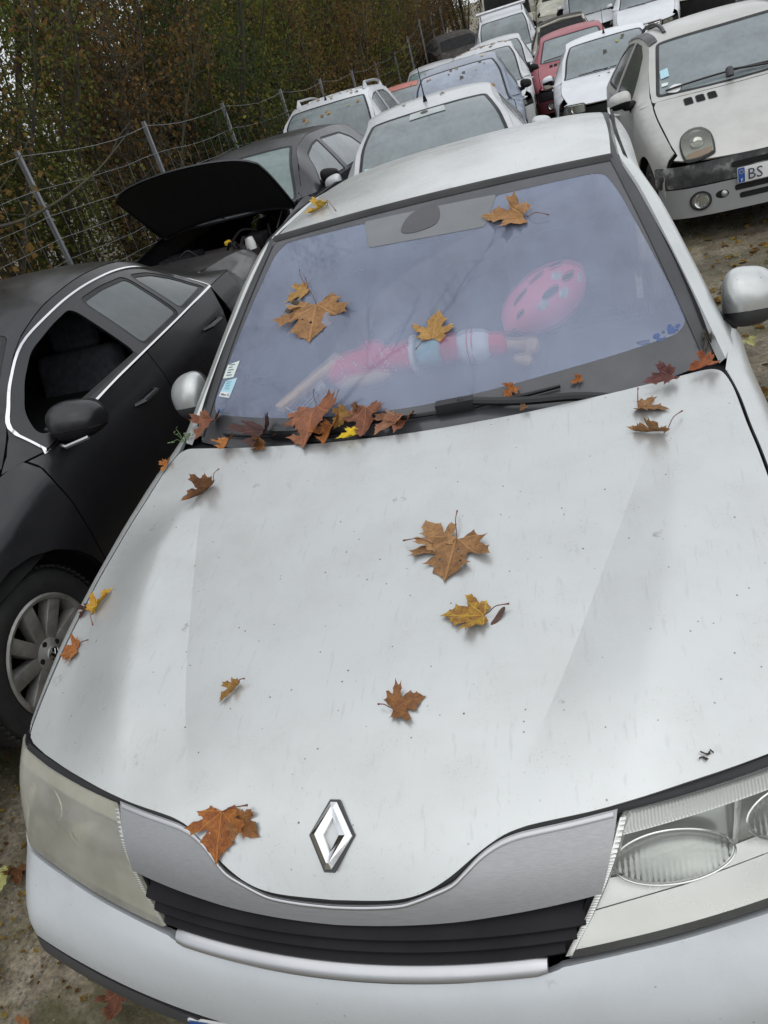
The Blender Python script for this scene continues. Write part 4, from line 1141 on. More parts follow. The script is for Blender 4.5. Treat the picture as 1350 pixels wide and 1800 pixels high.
    def wipers(c, n=2):
        for k in range(n):
            s0 = (-.62 if k == 0 else .02)*c.xe_(c.cowl); wl = .55*c.xe_(c.cowl)*1.1
            w_ = empty('wiper'); w_.parent = c.root
            def on(x, dy, h): 
                y = c.cowl+.02-c.front.get('cowl_bow', .10)*(1-(x/c.xe_(c.cowl))**2)+dy; q = c.top(x, y); return Vector((q[0], q[1]-.5*h, q[2]+.85*h))
            mb = MB(); mb.tube([on(s0+wl*i/8, .05, .012) for i in range(9)], .006, 6); mb.build('wiper_blade', M_wiper, w_)
            mb = MB(); mb.tube([on(s0+wl*.5, .05, .022), on(s0+wl*.8, .01, .028), on(s0+wl*1.05, -.03, .012)], .006, 6); mb.build('wiper_arm', M_wiper, w_)
    def lamp(c, name, ol, mats, depth=.05, bulb=True, out=(0,-1,0), top=False):
        h = empty(name); h.parent = c.root
        fn = c.top if top else c.fr; out = (0,-.6,.8) if top else out
        patch('lens', ol, fn, mats[0], h, sp=.04, skirt=.02, out=out, off=.022 if top else .018)
        patch('reflector', inset(ol, .006), fn, mats[1], h, sp=.05, skirt=0, out=out, off=.004)
        patch('lamp_seal', inset(ol, -.012), fn, M_rubber, h, sp=.04, holes=[inset(ol, .001)], skirt=.012, out=out, off=.010)
        if top:
            ym = min(p[1] for p in ol)
            lo_ = [p for p in ol if p[1] < ym+.075]
            if len(lo_) > 3: patch('indicator', inset(lo_, .010), fn, M_amber, h, sp=.05, skirt=0, out=out, off=.008)
        if bulb:
            cx = sum(p[0] for p in ol)/len(ol); cz = sum(p[1] for p in ol)/len(ol); q = Vector(fn(cx, cz)); d = Vector(out).normalized()
            mb = MB(); mb.lathe([(.01,-.01),(.035,-.002),(.05,.010)], q+d*.006, d, 16); mb.build('bulb_bowl', M_refl, h)
        return h

G_grey = fogged('fogged_screen', (.235,.275,.285))
G_blue = fogged('fogged_blue_screen', (.34,.38,.46))
G_dark = fogged('dark_side_glass', (.075,.09,.10), rough=.08)
G_mid = fogged('misty_side_glass', (.22,.25,.27))
lens_m = clear_lens('lamp_lens', (.92,.93,.88), haze=.14, hazecol=(.5,.5,.44))
# ================================================================ the cars of the yard
M_dark = paint('black_purple_paint', (.008,.0075,.010), metal=.0, rough=.3, coat=.25, dirt=.25, dirtcol=(.035,.034,.038), speck=.2, crough=.06)
M_anthr = paint('anthracite_paint', (.018,.019,.024), metal=.1, rough=.35, coat=.35, dirt=.3, dirtcol=(.08,.08,.08), speck=.3)
M_white = paint('white_paint', (.66,.68,.71), metal=.0, rough=.4, coat=.4, dirt=.4, speck=.5)
M_lsilver = paint('light_silver_paint', (.56,.575,.59), metal=.3, rough=.4, coat=.35, dirt=.5, speck=.5)
M_twingo = paint('champagne_silver_paint', (.50,.495,.47), metal=.3, rough=.4, coat=.35, dirt=.55, dirtcol=(.20,.19,.16), speck=.6, dents=.03)
M_blue = paint('blue_grey_paint', (.20,.235,.30), metal=.35, rough=.38, coat=.5, dirt=.45, speck=.4)
M_red = paint('faded_red_paint', (.34,.085,.105), metal=.1, rough=.5, coat=.25, dirt=.35, speck=.3)
M_pink = paint('pale_red_paint', (.55,.18,.15), metal=.0, rough=.5, coat=.2, dirt=.35, speck=.3)
M_burnt = simple('burnt_metal', (.045,.038,.034), .8, var=.6, vscale=9, bstr=.5, bscale=30, bdist=.01)
M_cream = simple('scorched_cream_paint', (.42,.41,.34), .6, var=.25, vscale=5)
def worn_plastic():
    mt, nt, p = _principled('worn_black_bumper')
    n = noise(nt, 5, 6, .65); r_ = ramp_(nt, n.outputs['Fac'], [(.40,(.018,.018,.019)),(.52,(.06,.06,.06)),(.66,(.34,.34,.33))])
    nt.links.new(r_.outputs['Color'], p.inputs['Base Color']); p.inputs['Roughness'].default_value = .6
    return mt
M_wornplastic = worn_plastic()

_old_fr = Car.fr
def _fr(c, x, z):
    q = _old_fr(c, x, z)
    k = c.front.get('lean', 0)
    return (q[0], q[1]+k*max(0, z-c.front['zh']+.02), q[2])
Car.fr = _fr
# ---- black saloon at the left
PAS = Car('black_saloon_car', (-2.415,.24,0.0), 0, 'black saloon with a chrome-framed open front window, left of the silver car', body=M_dark, glass=G_mid, side_glass=fogged('grey_green_side_glass', (.115,.13,.135), rough=.10),
    L=4.142, prof=[(0.000,.60),(0.250,.74),(0.600,.83),(0.983,.90),(1.208,.945),(1.359,1.02),(1.5,1.125),(1.65,1.215),(1.865,1.305),(2.121,1.362),(2.4,1.380),(2.65,1.362),(2.85,1.312),(3.0,1.24),(3.25,1.11),(3.45,1.055),(3.912,1.03),(4.142,.98)],
    wb=[(0.000,.60),(0.250,.78),(0.500,.865),(0.900,.905),(1.438,.91),(2.633,.91),(3.400,.90),(3.912,.80),(4.142,.70)],
    zb=[(0.000,.62),(0.600,.80),(1.133,.895),(1.359,.935),(1.950,.965),(2.633,1.0),(3.144,1.03),(3.656,1.03),(4.142,.96)],
    xe=[(0.000,.58),(0.300,.70),(0.700,.775),(1.208,.78),(1.438,.73),(1.865,.625),(2.206,.615),(2.718,.61),(3.059,.62),(3.400,.70),(3.741,.74),(4.142,.68)],
    crown=[(0.000,.03),(0.700,.035),(1.208,.03),(1.438,.04),(1.865,.05),(2.718,.05),(3.144,.06),(3.571,.03),(4.142,.03)],
    cowl=1.253, wtop=1.848, rtop=2.70, rbase=3.30, doors=(1.306,2.206,2.991), wheels=(.93,3.179), wr=.325, sp=.04,
    wins=[[(1.42,.965),(1.50,1.045),(1.63,1.12),(1.80,1.192),(2.0,1.234),(2.15,1.252),(2.15,.99)], [(2.225,.995),(2.225,1.260),(2.41,1.264),(2.62,1.247),(2.62,1.012)], [(2.645,1.014),(2.645,1.242),(2.80,1.205),(2.90,1.14),(2.95,1.06),(2.955,1.035)]],
    front=dict(w=.86, y=lambda z: .02+.10*max(0, z-.5), zh=.66, bow=.12, corner=.22, side_y=.46, bands=[('bumper',.22,.55,M_dark,1.0),('grille_frame',.56,.65,M_dark,.98)]), spokes=9, wheel_kw=dict(cap='vw', detail=True, rim_r=.222, wdt=.20), win_round=.045, open_win=(1,0), handle_mat=M_dark, shoulder=.028)
PAS.build()
r = PAS.root
for s in (-1, 1):
    ring = catmull([(1.348,.925),(1.418,1.020),(1.50,1.083),(1.616,1.150),(1.80,1.224),(2.0,1.265),(2.2,1.288),(2.41,1.293),(2.64,1.276),(2.82,1.232),(2.93,1.155),(2.985,1.06),(2.99,1.022)], 4, closed=False)+[(2.57,.998),(2.2,.980),(1.94,.967),(1.6,.945)]
    patch('window_chrome', ring, PAS.side(s), M_chrome, r, sp=.04, holes=[inset(ring, .0065)], skirt=.006, out=(s,0,.3), off=.006)
    patch('belt_seal', [(1.46,.966),(2.15,.990),(2.15,1.004),(1.46,.980)], PAS.side(s), M_rubber, r, sp=.05, skirt=.01, out=(s,0,.3), off=.0)
PAS.mirror(1, 1.53, .972, 1.02); PAS.mirror(-1, 1.53, .972, 1.02); PAS.wipers()
for x in (-.37, .37): seat(r, x, 1.80, M_seat, .24)
mb = MB(); mb.box((0,2.3,.50), (1.55,2.2,.62)); mb.build('dark_cabin_block', M_void, r)  # black block added so the lower cabin looks unlit
for s in (-1, 1):
    PAS.lamp('headlight', rounded([(s*.45,.57),(s*.80,.58),(s*.78,.655),(s*.47,.645)], .02), (lens_m, M_refl))
    # bright lip along the mirror
    c_ = Vector(PAS.side(s)(1.53, 1.0)); mb = MB(); X = c_.x+s*.10
    mb.tube([(X-s*.07,1.45,.918),(X,1.422,.911),(X+s*.09,1.45,.923)], .008, 6); mb.build('mirror_lip', M_alu, r)

# ---- silver city car at the right
def one_box(name, loc, yaw, label, body, lower, upper, **kw):
    c = Car(name, loc, yaw, label, body=body, glass=G_grey, side_glass=kw.pop('sg', G_mid), L=3.43,
        prof=[(0,.50),(.10,.60),(.22,.69),(.45,.80),(.72,.895),(.88,.965),(1.05,1.075),(1.3,1.245),(1.48,1.345),(1.7,1.395),(2.1,1.42),(2.7,1.40),(3.0,1.33),(3.2,1.10),(3.43,.85)],
        wb=[(0,.62),(.25,.74),(.5,.79),(1.0,.81),(2.4,.815),(3.0,.79),(3.43,.70)],
        zb=[(0,.55),(.4,.74),(.8,.87),(1.2,.91),(2.2,.95),(3.0,.98),(3.43,.85)],
        xe=[(0,.60),(.3,.665),(.7,.68),(.95,.67),(1.2,.635),(1.5,.575),(2.0,.57),(2.8,.56),(3.1,.58),(3.43,.62)],
        crown=[(0,.04),(.4,.05),(.9,.045),(1.4,.05),(2.8,.06),(3.43,.04)],
        cowl=.90, wtop=1.47, rtop=2.95, rbase=3.22, doors=(.98,2.10), wheels=(.60,2.95), wr=.275, sp=.045,
        wins=[[(1.22,.955),(1.36,1.10),(1.52,1.24),(1.70,1.31),(2.03,1.335),(2.03,.985)], [(2.13,.99),(2.13,1.335),(2.55,1.315),(2.80,1.22),(2.86,1.03)]],
        front=dict(w=.79, y=lambda z: .02+.16*max(0, z-.42)**1.1, zh=.545, bow=.10, corner=.17, side_y=.20, cowl_bow=.09, top_bow=.05, hood_lip=.0, lean=.85,
                   bands=[('bumper_upper',.385,.535,upper,1.0),('bumper_lower',.165,.375,lower,.985)]), frame=None, wheel_mat=M_burnt, **kw)
    c.build()
    # half-moon headlamps
    for s in (-1, 1):
        base = [(.398,.115),(.412,.095),(.49,.084),(.572,.094),(.594,.115),(.602,.18),(.592,.245),(.560,.305),(.50,.335),(.440,.318),(.402,.26),(.392,.19)]
        c.lamp('headlight', catmull([(s*x, y) for x, y in base], 4), (lens_m, M_bowl), .04, top=True)
    return c
TW = one_box('silver_city_car', (1.70,5.83,-.095), R(5.4), 'silver one-box city car with round headlights and worn black bumper, right of the silver car', M_twingo, paint('grey_bumper_paint', (.30,.305,.31), metal=.2, rough=.45, coat=.2, dirt=.5, speck=.5), M_wornplastic, sg=fogged('dark_misty_glass', (.10,.125,.12), rough=.1))
def twingo_front(c, plate=None):
    r = c.root
    # three bonnet vents
    M_ = M_void
    for k in range(3):
        x0 = -.465+.085*k; y0 = .735-.010*k
        v = empty('bonnet_vent'); v.parent = r
        ol = rounded([(x0,y0-.045),(x0+.062,y0-.050),(x0+.066,y0+.045),(x0+.006,y0+.05)], .016)
        patch('vent_well', ol, c.top, M_, v, sp=.03, skirt=.0, off=.002)
        for j in range(5):
            xa = x0+.010+.011*j
            mb = MB(); mb.tube([Vector(c.top(xa, y0-.042))+Vector((0,0,.004)), Vector(c.top(xa+.004, y0+.042))+Vector((0,0,.004))], .0022, 5); mb.build('vent_fin', M_black, v)
        mb = MB(); mb.tube([Vector(c.top(a, b))+Vector((0,0,.002)) for a, b in ol+[ol[0]]], .003, 5, cap=False); mb.build('vent_rim', M_grey_plastic, v)
    for s in (-1, 1):
        fg = [(s*.515+.062*math.cos(a), .275+.056*math.sin(a)) for a in [2*math.pi*k/24 for k in range(24)]]
        c.lamp('fog_lamp', fg, (clear_lens('fog_lens', (.96,.97,.97), haze=.10, hazecol=(.6,.6,.6)), M_refl), .05)
        ey = catmull([(s*.37+.045*math.cos(a), .292+.028*math.sin(a)) for a in [2*math.pi*k/10 for k in range(10)]], 3)
        patch('towing_eye_recess', ey, c.fr, M_void, r, sp=.03, skirt=0, out=(0,-1,0), off=.002)
        mb = MB(); q = c.fr(s*.355,.292); mb.lathe([(0,.012),(.018,.008),(.024,0)], (q[0], q[1]-.002, q[2]), (0,-1,0), 14); mb.build('towing_cap', M_alu, r)
    for z0, x0 in ((.475,.30), (.315,.285), (.255,.255)):
        sl = rounded([(-x0, z0-.020), (x0, z0-.020), (x0, z0+.020), (-x0, z0+.020)], .02)
        patch('air_slot', sl, c.fr, M_void, r, sp=.05, skirt=0, out=(0,-1,0), off=.003)
    if plate:
        pf = lambda x, z: (x, c.front['y'](z)-.020+.03*x*x, z)
        o = patch('number_plate', rounded([(-.27,.345),(.25,.345),(.25,.450),(-.27,.450)], .008), pf, M_plate, r, sp=.05, skirt=.006, out=(0,-1,0))
        patch('plate_blue_band', rounded([(-.267,.348),(-.222,.348),(-.222,.447),(-.267,.447)], .005), pf, M_eublue, o, sp=.03, skirt=.0, out=(0,-1,0), off=.002)
        text_mesh('plate_lettering', plate, .105, M_ink, frame3((-.212,-.0235,.362), (1,0,0), (0,0,1)), o, ext=.001)
        text_mesh('plate_lettering', 'F', .030, M_plate, frame3((-.255,-.0225,.357), (1,0,0), (0,0,1)), o, ext=.001)
        for k in range(12):
            a = k*math.pi/6; u, z = -.2445+.013*math.cos(a), .420+.013*math.sin(a)
            patch('plate_star', [(u+.0022*math.cos(b*math.pi/3), z+.0022*math.sin(b*math.pi/3)) for b in range(6)], pf, MATS['plate_yellow'], o, sp=.01, skirt=0, out=(0,-1,0), off=.004)
    # one big central wiper
    def on(x, dy, h):
        y = c.cowl+.02-.09*(1-(x/.66)**2)+dy; q = c.top(x, y); return Vector((q[0], q[1]-.55*h, q[2]+.83*h))
    w_ = empty('wiper'); w_.parent = r
    mb = MB(); mb.tube([on(-.56+1.0*i/14, .045+.05*math.sin(math.pi*i/14), .016) for i in range(15)], .008, 6); mb.build('wiper_blade', M_wiper, w_)
    mb = MB(); mb.tube([on(-.06,.095,.024), on(.15,.05,.03), on(.42,.0,.02)], .009, 6); mb.build('wiper_arm', M_wiper, w_)
    p = on(-.10,.02,.03); mb = MB(); mb.tube([p, p+Vector((0,.02,.05)), p+Vector((0,.025,.06))], [.03,.03,.022], 12); mb.build('wiper_cap', M_grey_plastic, w_)
twingo_front(TW, 'BS')
TW.mirror(-1, 1.10, .985, .92, cap=M_twingo); TW.mirror(1, 1.10, .985, .92, cap=M_twingo)
for s in (-1, 1):   # roof bars and dark roof hoops
    mb = MB(); mb.tube([Vector(TW.top(s*.42, 1.62+.1*i))+Vector((0,0,.035*math.sin(math.pi*min(1, i/12))**.4 if 0 < i < 12 else 0)) for i in range(13)], .016, 8); mb.build('roof_bar', M_grey_plastic, TW.root)
    strip('roof_hoop', [Vector(TW.top(s*.575, 1.48+.10*i))+Vector((0,0,.006)) for i in range(14)], [Vector(TW.top(s*.50, 1.50+.10*i))+Vector((0,0,.006)) for i in range(14)], M_grey_plastic, TW.root, bulge=.006)
def screen_paper(c, P, mat, lab=None):
    return patch('screen_sticker', P, c.top, mat, c.ws, sp=.05, skirt=0, off=.004)
screen_paper(TW, [(-.565,1.075),(-.50,1.075),(-.495,1.155),(-.557,1.155)], M_bluepaper)
screen_paper(TW, [(-.575,1.00),(-.53,.995),(-.52,1.02),(-.57,1.03)], M_paper)
screen_paper(TW, rounded([(-.56,.93),(-.47,.89),(-.42,.96),(-.50,.985)], .03), M_plate)
# ---------------------------------------------------------------- shapes shared by the parked cars
def hatch(H=1.42, L=4.0, W=.85, belt=.92, ws0=1.12, ws1=1.92, rt=.59):
    k = H/1.42
    P = dict(L=L, prof=[(0,.60),(.15,.69),(.4,.78),(.8,.875),(ws0-.08,.935),(ws0+.1,.99),((ws0+ws1)/2,1.21*k),(ws1,1.355*k),(ws1+.35,H),(L-1.4,H*1.0),(L-.75,H*.965),(L-.5,H*.88),(L-.2,belt+.12),(L,belt-.02)],
        wb=[(0,.58),(.25,W-.12),(.5,W-.04),(1.0,W),(L-1.0,W),(L-.4,W-.06),(L,W-.18)],
        zb=[(0,.62),(.5,.78),(ws0,belt-.02),(L*.5,belt+.02),(L-.6,belt+.06),(L,belt-.04)],
        xe=[(0,.56),(.3,W-.17),(.7,W-.11),(ws0,W-.12),(ws0+.3,W-.17),(ws1,rt),(ws1+.5,rt-.005),(L-.8,rt-.03),(L-.4,rt+.02),(L,W-.20)],
        crown=[(0,.03),(.7,.035),(ws0,.03),(ws1,.045),(L-.8,.05),(L,.03)], cowl=ws0, wtop=ws1, rtop=L-.72, rbase=L-.24,
        doors=(ws0+.10, ws0+1.12, L-1.0), wheels=(.80,L-.75), wr=.295, sp=.07)
    b0 = belt
    y1, y2, y3 = ws0+.36, ws0+1.10, L-1.02
    zt = H-.115
    P['wins'] = [[(y1,b0+.035),(ws0+.55,b0+.17),(ws1-.02,zt-.09),(ws1+.22,zt-.02),(y2,zt),(y2,b0+.04)], [(y2+.08,b0+.045),(y2+.08,zt),(y3-.2,zt-.02),(y3-.02,zt-.10),(y3+.06,b0+.07)]]
    P['front'] = dict(w=W-.04, y=lambda z: .02+.12*max(0, z-.5), zh=.64, bow=.12, corner=.2, side_y=.44)
    return P
def nose_bands(body): return [('bumper',.22,.52,body,1.0), ('grille_panel',.535,.63,M_black,.42)]
def parked(name, loc, yaw, label, body, glass=None, sg=None, lamps=True, mirrors=True, bands=None, scale=1.0, wip=True, mcap=None, **kw):
    P = hatch(**{k: kw.pop(k) for k in list(kw) if k in ('H','L','W','belt','ws0','ws1','rt')})
    P['front']['bands'] = nose_bands(body) if bands is None else bands
    if 'lip' in kw: P['front']['hood_lip'] = kw.pop('lip')
    P.update(kw)
    c = Car(name, loc, yaw, label, body=body, glass=glass or G_grey, side_glass=sg or G_mid, **P).build()
    if lamps:
        for s in (-1, 1):
            c.lamp('headlight', rounded([(s*.43,.535),(s*.70,.55),(s*.68,.635),(s*.45,.625)], .02), (lens_m, M_bowl))
    if mirrors:
        for s in (-1, 1): c.mirror(s, P['cowl']+.42, P['zb'][2][1]+.10, .85, cap=mcap)
    if wip: c.wipers()
    c.root.scale = (scale,)*3
    return c

# behind the silver car: a row running away
A = parked('silver_hatchback', (-.68,5.22), R(7), 'silver hatchback with misty grey windscreen, directly behind the leaf-strewn silver car', M_lsilver, L=4.1, H=1.43, W=.86, ws0=1.15, ws1=1.95, rt=.585)
mb = MB(); mb.box((-.02,1.955,1.245), (.20,.02,.06)); 
patch('mirror_patch', [(-.17,1.74),(.16,1.75),(.15,1.86),(-.16,1.86)], A.top, simple('pale_patch', (.40,.44,.43), .3), A.ws, sp=.05, skirt=0, off=.003)
patch('mirror_foot', [(-.03+.035*math.cos(a), 1.82+.03*math.sin(a)) for a in [k*math.pi/8 for k in range(16)]], A.top, M_grey_plastic, A.ws, sp=.05, skirt=0, off=.005)
patch('screen_sticker', [(-.62,1.28),(-.56,1.27),(-.55,1.35),(-.61,1.36)], A.top, M_bluepaper, A.ws, sp=.05, skirt=0, off=.003)
B = parked('blue_people_carrier', (-1.28,11.2), R(6), 'blue-grey people carrier with black door mirror, behind the silver hatchback', M_blue, G_blue, H=1.62, L=4.2, W=.88, belt=.98, ws0=.98, ws1=1.78, rt=.61, mcap=M_black)
Cc = parked('pale_estate_car', (-1.45,15.9), R(5), 'pale silver car with leaves along its roof, behind the blue-grey people carrier', M_lsilver, H=1.66, L=4.2, W=.87, belt=.98, ws0=1.0, ws1=1.75, rt=.60, mcap=M_black)
D_ = parked('grey_hatchback', (-1.62,20.5), R(5), 'small grey hatchback, third car from the far end of the middle row', M_lsilver, H=1.62, L=3.8, W=.84, belt=.97, ws0=1.0, ws1=1.65)
E_ = parked('white_offroader', (-1.78,24.9), R(5), 'white off-roader with a roof rack bar, last in the middle row', M_white, H=1.78, L=4.3, W=.90, belt=1.05, ws0=1.15, ws1=1.75, rt=.66)
mb = MB(); 
for y in (1.9,): mb.tube([(-.72,y,1.90),(.72,y,1.90)], .045, 10)
for x in (-.6,.6): mb.tube([(x,1.9,1.90),(x,1.9,1.72)], .02, 6)
mb.build('rack_bar', M_alu, E_.root)
# aerials
def aerial(c, x, y, h=.42, lean=.5, name='aerial'):
    p = Vector(c.top(x, y)); a = empty(name); a.parent = c.root
    mb = MB(); mb.tube([p+Vector((0,0,-.005)), p+Vector((0,lean*.06,.05))], [.022,.009], 8); mb.build('aerial_foot', M_black, a)
    mb = MB(); mb.tube([p+Vector((0,lean*.06,.05)), p+Vector((0,lean*h,h))], [.006,.0025], 6); mb.build('aerial_rod', M_black, a)
aerial(A, -.02, 2.10, .36, -.25)

# along the fence
OP = parked('anthracite_hatchback', (-3.02,5.45), R(-3.5), 'anthracite car with its bonnet propped open, behind the black saloon', M_anthr, fogged('green_grey_screen', (.20,.27,.265), rough=.1), fogged('pale_misty_glass', (.25,.28,.29)), H=1.45, L=4.25, W=.88, belt=.95, ws0=1.25, ws1=1.95, rt=.60, bands=[('bumper',.22,.50,M_anthr,1.0)], lamps=False, hood_open=dict(angle=R(53), lining=M_void), mcap=M_black, sp=.05, lip=.32)
r = OP.root
p0 = Vector(OP.opened(.42,.62)); mb = MB(); mb.tube([(.70,.75,.80), p0+Vector((0,0,-.02))], .006, 6); mb.build('prop_rod', M_grey_plastic, r)
mb = MB(); mb.tube([p0+Vector((.0,0,-.02)), p0+Vector((-.03,-.02,.02)), p0+Vector((-.06,-.02,.0))], .010, 6); mb.build('prop_clip', simple('yellow_plastic', (.55,.36,.03), .5), r)
mb = MB(); mb.box((0,.62,.60), (1.0,.55,.25)); mb.build('engine_block', M_burnt, r, bevel=.03)
mb = MB(); mb.box((-.25,.60,.74), (.35,.28,.08)); mb.build('air_box', M_black, r, bevel=.02)
mb = MB(); mb.box((.45,.80,.72), (.2,.2,.14)); mb.build('battery', M_black, r, bevel=.012)
mb = MB(); mb.lathe([(0,.02),(.03,.02),(.034,0)], (.32,.50,.80), (0,-.3,1), 14); mb.build('filler_cap', MATS['yellow_plastic'], r)
mb = MB(); mb.lathe([(.0,.05),(.035,.05),(.045,0),(.045,-.05)], (.52,.52,.76), (0,0,1), 14); mb.build('reservoir', M_white_plastic, r)
random.seed(5)
for k in range(7):
    a = Vector((random.uniform(-.5,.6), random.uniform(.3,.9), .74)); b = a+Vector((random.uniform(-.3,.3), random.uniform(-.2,.3), random.uniform(-.05,.08)))
    mb = MB(); mb.tube(catmull([a, a.lerp(b,.5)+Vector((0,0,.07)), b], 5, closed=False), .012, 6); mb.build('hose', M_black, r)
SV = parked('silver_offroader', (-3.28,10.45), R(3), 'silver off-roader with roof rails and leaves on its roof, by the fence', M_white, H=1.66, L=4.2, W=.89, belt=.99, ws0=1.15, ws1=1.75, rt=.64)
for s in (-1, 1):
    rl = empty('roof_rail'); rl.parent = SV.root
    P_ = [Vector(SV.top(s*.55, 1.95+.14*i))+Vector((0,0,.075 if 0 < i < 11 else .0)) for i in range(12)]
    mb = MB(); mb.tube(P_, .018, 8); mb.build('rail_bar', M_alu, rl)
    for i in (1, 10):
        q = P_[i]; mb = MB(); mb.tube([q, q-Vector((0,0,.085))], [.022,.045], 8); mb.build('rail_foot', M_lsilver, rl)
for k in range(5):
    x = -.36+.18*k; strip('roof_rib', [Vector(SV.top(x-.02, 1.95+.12*i))+Vector((0,0,.002)) for i in range(14)], [Vector(SV.top(x+.02, 1.95+.12*i))+Vector((0,0,.002)) for i in range(14)], M_white, SV.root, bulge=.008)
aerial(SV, -.05, 1.86, .30, .35)
PK = parked('pale_red_car', (-3.45,16.3), R(4), 'pale red car with a leaf-covered roof, behind the silver off-roader', M_pink, G_grey, H=1.42, L=3.8, W=.83)
TL = parked('teal_glass_car', (-3.45,20.7), R(4), 'grey low car with greenish windscreen, last by the fence', M_lsilver, fogged('teal_screen', (.20,.30,.30)), H=1.46, L=4.0, W=.85)

# right-hand row
WH = parked('white_hatchback', (.74,11.85), R(1), 'white hatchback with its bumper missing, behind the silver city car', M_white, H=1.43, L=3.75, W=.82, belt=.90, ws0=1.12, ws1=1.78, rt=.575, bands=[], lamps=False)
WH.lamp('headlight', rounded([(-.70,.56),(-.40,.55),(-.40,.66),(-.66,.67)], .03), (lens_m, M_bowl))
aerial(WH, .0, 1.88, .34, .1)
mb = MB(); mb.box((.15,.35,.45), (.9,.3,.25)); mb.build('crash_beam', M_burnt, WH.root, bevel=.02)
RT = one_box('red_city_car', (.16,17.3), R(2), 'faded red one-box city car with three bonnet vents', M_red, simple('deep_red_plastic', (.10,.02,.03), .5), M_black)
twingo_front(RT); RT.root.scale = (1.08,)*3
RT.mirror(-1, 1.10, .985, .9, cap=M_black); RT.mirror(1, 1.10, .985, .9, cap=M_black)
BF = parked('burnt_hatchback', (-.10,22.3), R(4), 'burnt-out dark car with pale window frame, behind the red city car', M_burnt, M_void, M_void, H=1.5, L=3.7, W=.83, frame=M_cream, lamps=False, mirrors=False, wip=False)
strip('screen_frame', [Vector(BF.top(x, 1.12+.02)) + Vector((0,0,.02)) for x in [-.6+.1*i for i in range(13)]], [Vector(BF.top(x, 1.92))+Vector((0,0,.03)) for x in [-.57+.095*i for i in range(13)]][:0] or [Vector(BF.top(x, 1.17))+Vector((0,0,.03)) for x in [-.6+.1*i for i in range(13)]], M_cream, BF.root)
mb = MB(); mb.tube([Vector(BF.top(-.62,1.2))+Vector((0,0,.01)), Vector(BF.top(-.57,1.9))+Vector((0,0,.02)), Vector(BF.top(0,1.93))+Vector((0,0,.02)), Vector(BF.top(.57,1.9))+Vector((0,0,.02)), Vector(BF.top(.62,1.2))], .035, 8); mb.build('pale_screen_surround', M_cream, BF.root)

# far wrecks on the bank
def wreck(name, loc, yaw, label, body, **kw):
    return parked(name, loc, yaw, label, body, M_void, M_void, lamps=False, mirrors=False, wip=False, **kw)
BV = wreck('burnt_van', (-2.0,29.2,.0), R(3), 'burnt-out cream van with sagging bonnet and empty windows', M_cream, H=2.0, L=4.4, W=.92, belt=1.10, ws0=.95, ws1=1.5, rt=.70, bands=[])
BW = wreck('burnt_wreck', (-3.1,27.2,-.35), R(20), 'blackened burnt wreck lying left of the cream van', M_burnt, H=1.25, L=4.0, W=.86, bands=[])
CW = wreck('cream_wreck', (-.30,28.6,.15), R(-4), 'cream scorched car with a round lamp hole, behind the burnt dark car', M_cream, H=1.5, L=3.8, W=.85, bands=[('nose_panel',.50,.64,M_cream,1.0)])
mb = MB(); q = CW.fr(-.1,.60); mb.lathe([(0,0),(.10,0),(.11,-.02)], (q[0]+.05, q[1]-.01, .585), (0,-1,0), 20); mb.build('lamp_hole', M_void, CW.root)
mb = MB(); mb.box((0,.6,.35), (1.5,1.0,.4)); mb.build('burnt_engine', M_burnt, CW.root, bevel=.04)
VN = parked('silver_van', (.62,27.3), R(-3), 'silver van with torn front wing, left of the white car with a barred grille', M_lsilver, H=1.9, L=4.6, W=.92, belt=1.10, ws0=.8, ws1=1.35, rt=.72, bands=[('bumper',.22,.5,M_burnt,1.0)])
MC = parked('white_saloon', (1.95,25.6), R(-4), 'white car with a barred chrome grille and a star emblem, far right', M_white, G_mid, H=1.5, L=4.3, W=.89, belt=.97, ws0=1.3, ws1=2.0, bands=[('bumper',.22,.48,M_white,1.0)])
gr = empty('grille'); gr.parent = MC.root
g_ol = rounded([(-.36,.50),(.36,.50),(.40,.66),(-.40,.66)], .03)
patch('grille_back', g_ol, MC.fr, M_void, gr, sp=.06, skirt=0, out=(0,-1,0), off=.01)
patch('grille_frame', inset(g_ol, -.02), MC.fr, M_chrome, gr, sp=.06, holes=[g_ol], skirt=.02, out=(0,-1,0), off=.02)
for z in (.545,.585,.625):
    mb = MB(); mb.tube([Vector(MC.fr(x, z))+Vector((0,-.02,0)) for x in [-.37+.074*i for i in range(11)]], .012, 6); mb.build('grille_bar', M_chrome, gr)
q = Vector(MC.fr(0,.585))+Vector((0,-.045,0))
mb = MB(); mb.tube([q+Vector((math.cos(a)*.075, 0, math.sin(a)*.075)) for a in [2*math.pi*k/28 for k in range(29)]], .008, 6, cap=False)
for k in range(3):
    a = math.pi/2+2*math.pi*k/3; mb.tube([q, q+Vector((math.cos(a)*.075, 0, math.sin(a)*.075))], [.016,.005], 6)
mb.build('star_emblem', M_chrome, gr)
TN = wreck('tan_wreck', (3.6,27.0), R(-6), 'tan scorched wreck behind the silver city car, at the far right', M_cream, H=1.4, L=4.0, W=.85, bands=[])
mb = MB(); mb.box((0,0,.5), (.9,.5,1.0)); CB = mb.build('blue_crate', simple('dark_blue_plastic', (.03,.04,.08), .6), None, bevel=.03); CB.location = (.18,26.2,ground_z(26.2)); tag(CB, 'dark blue box standing between the wrecks', 'box')
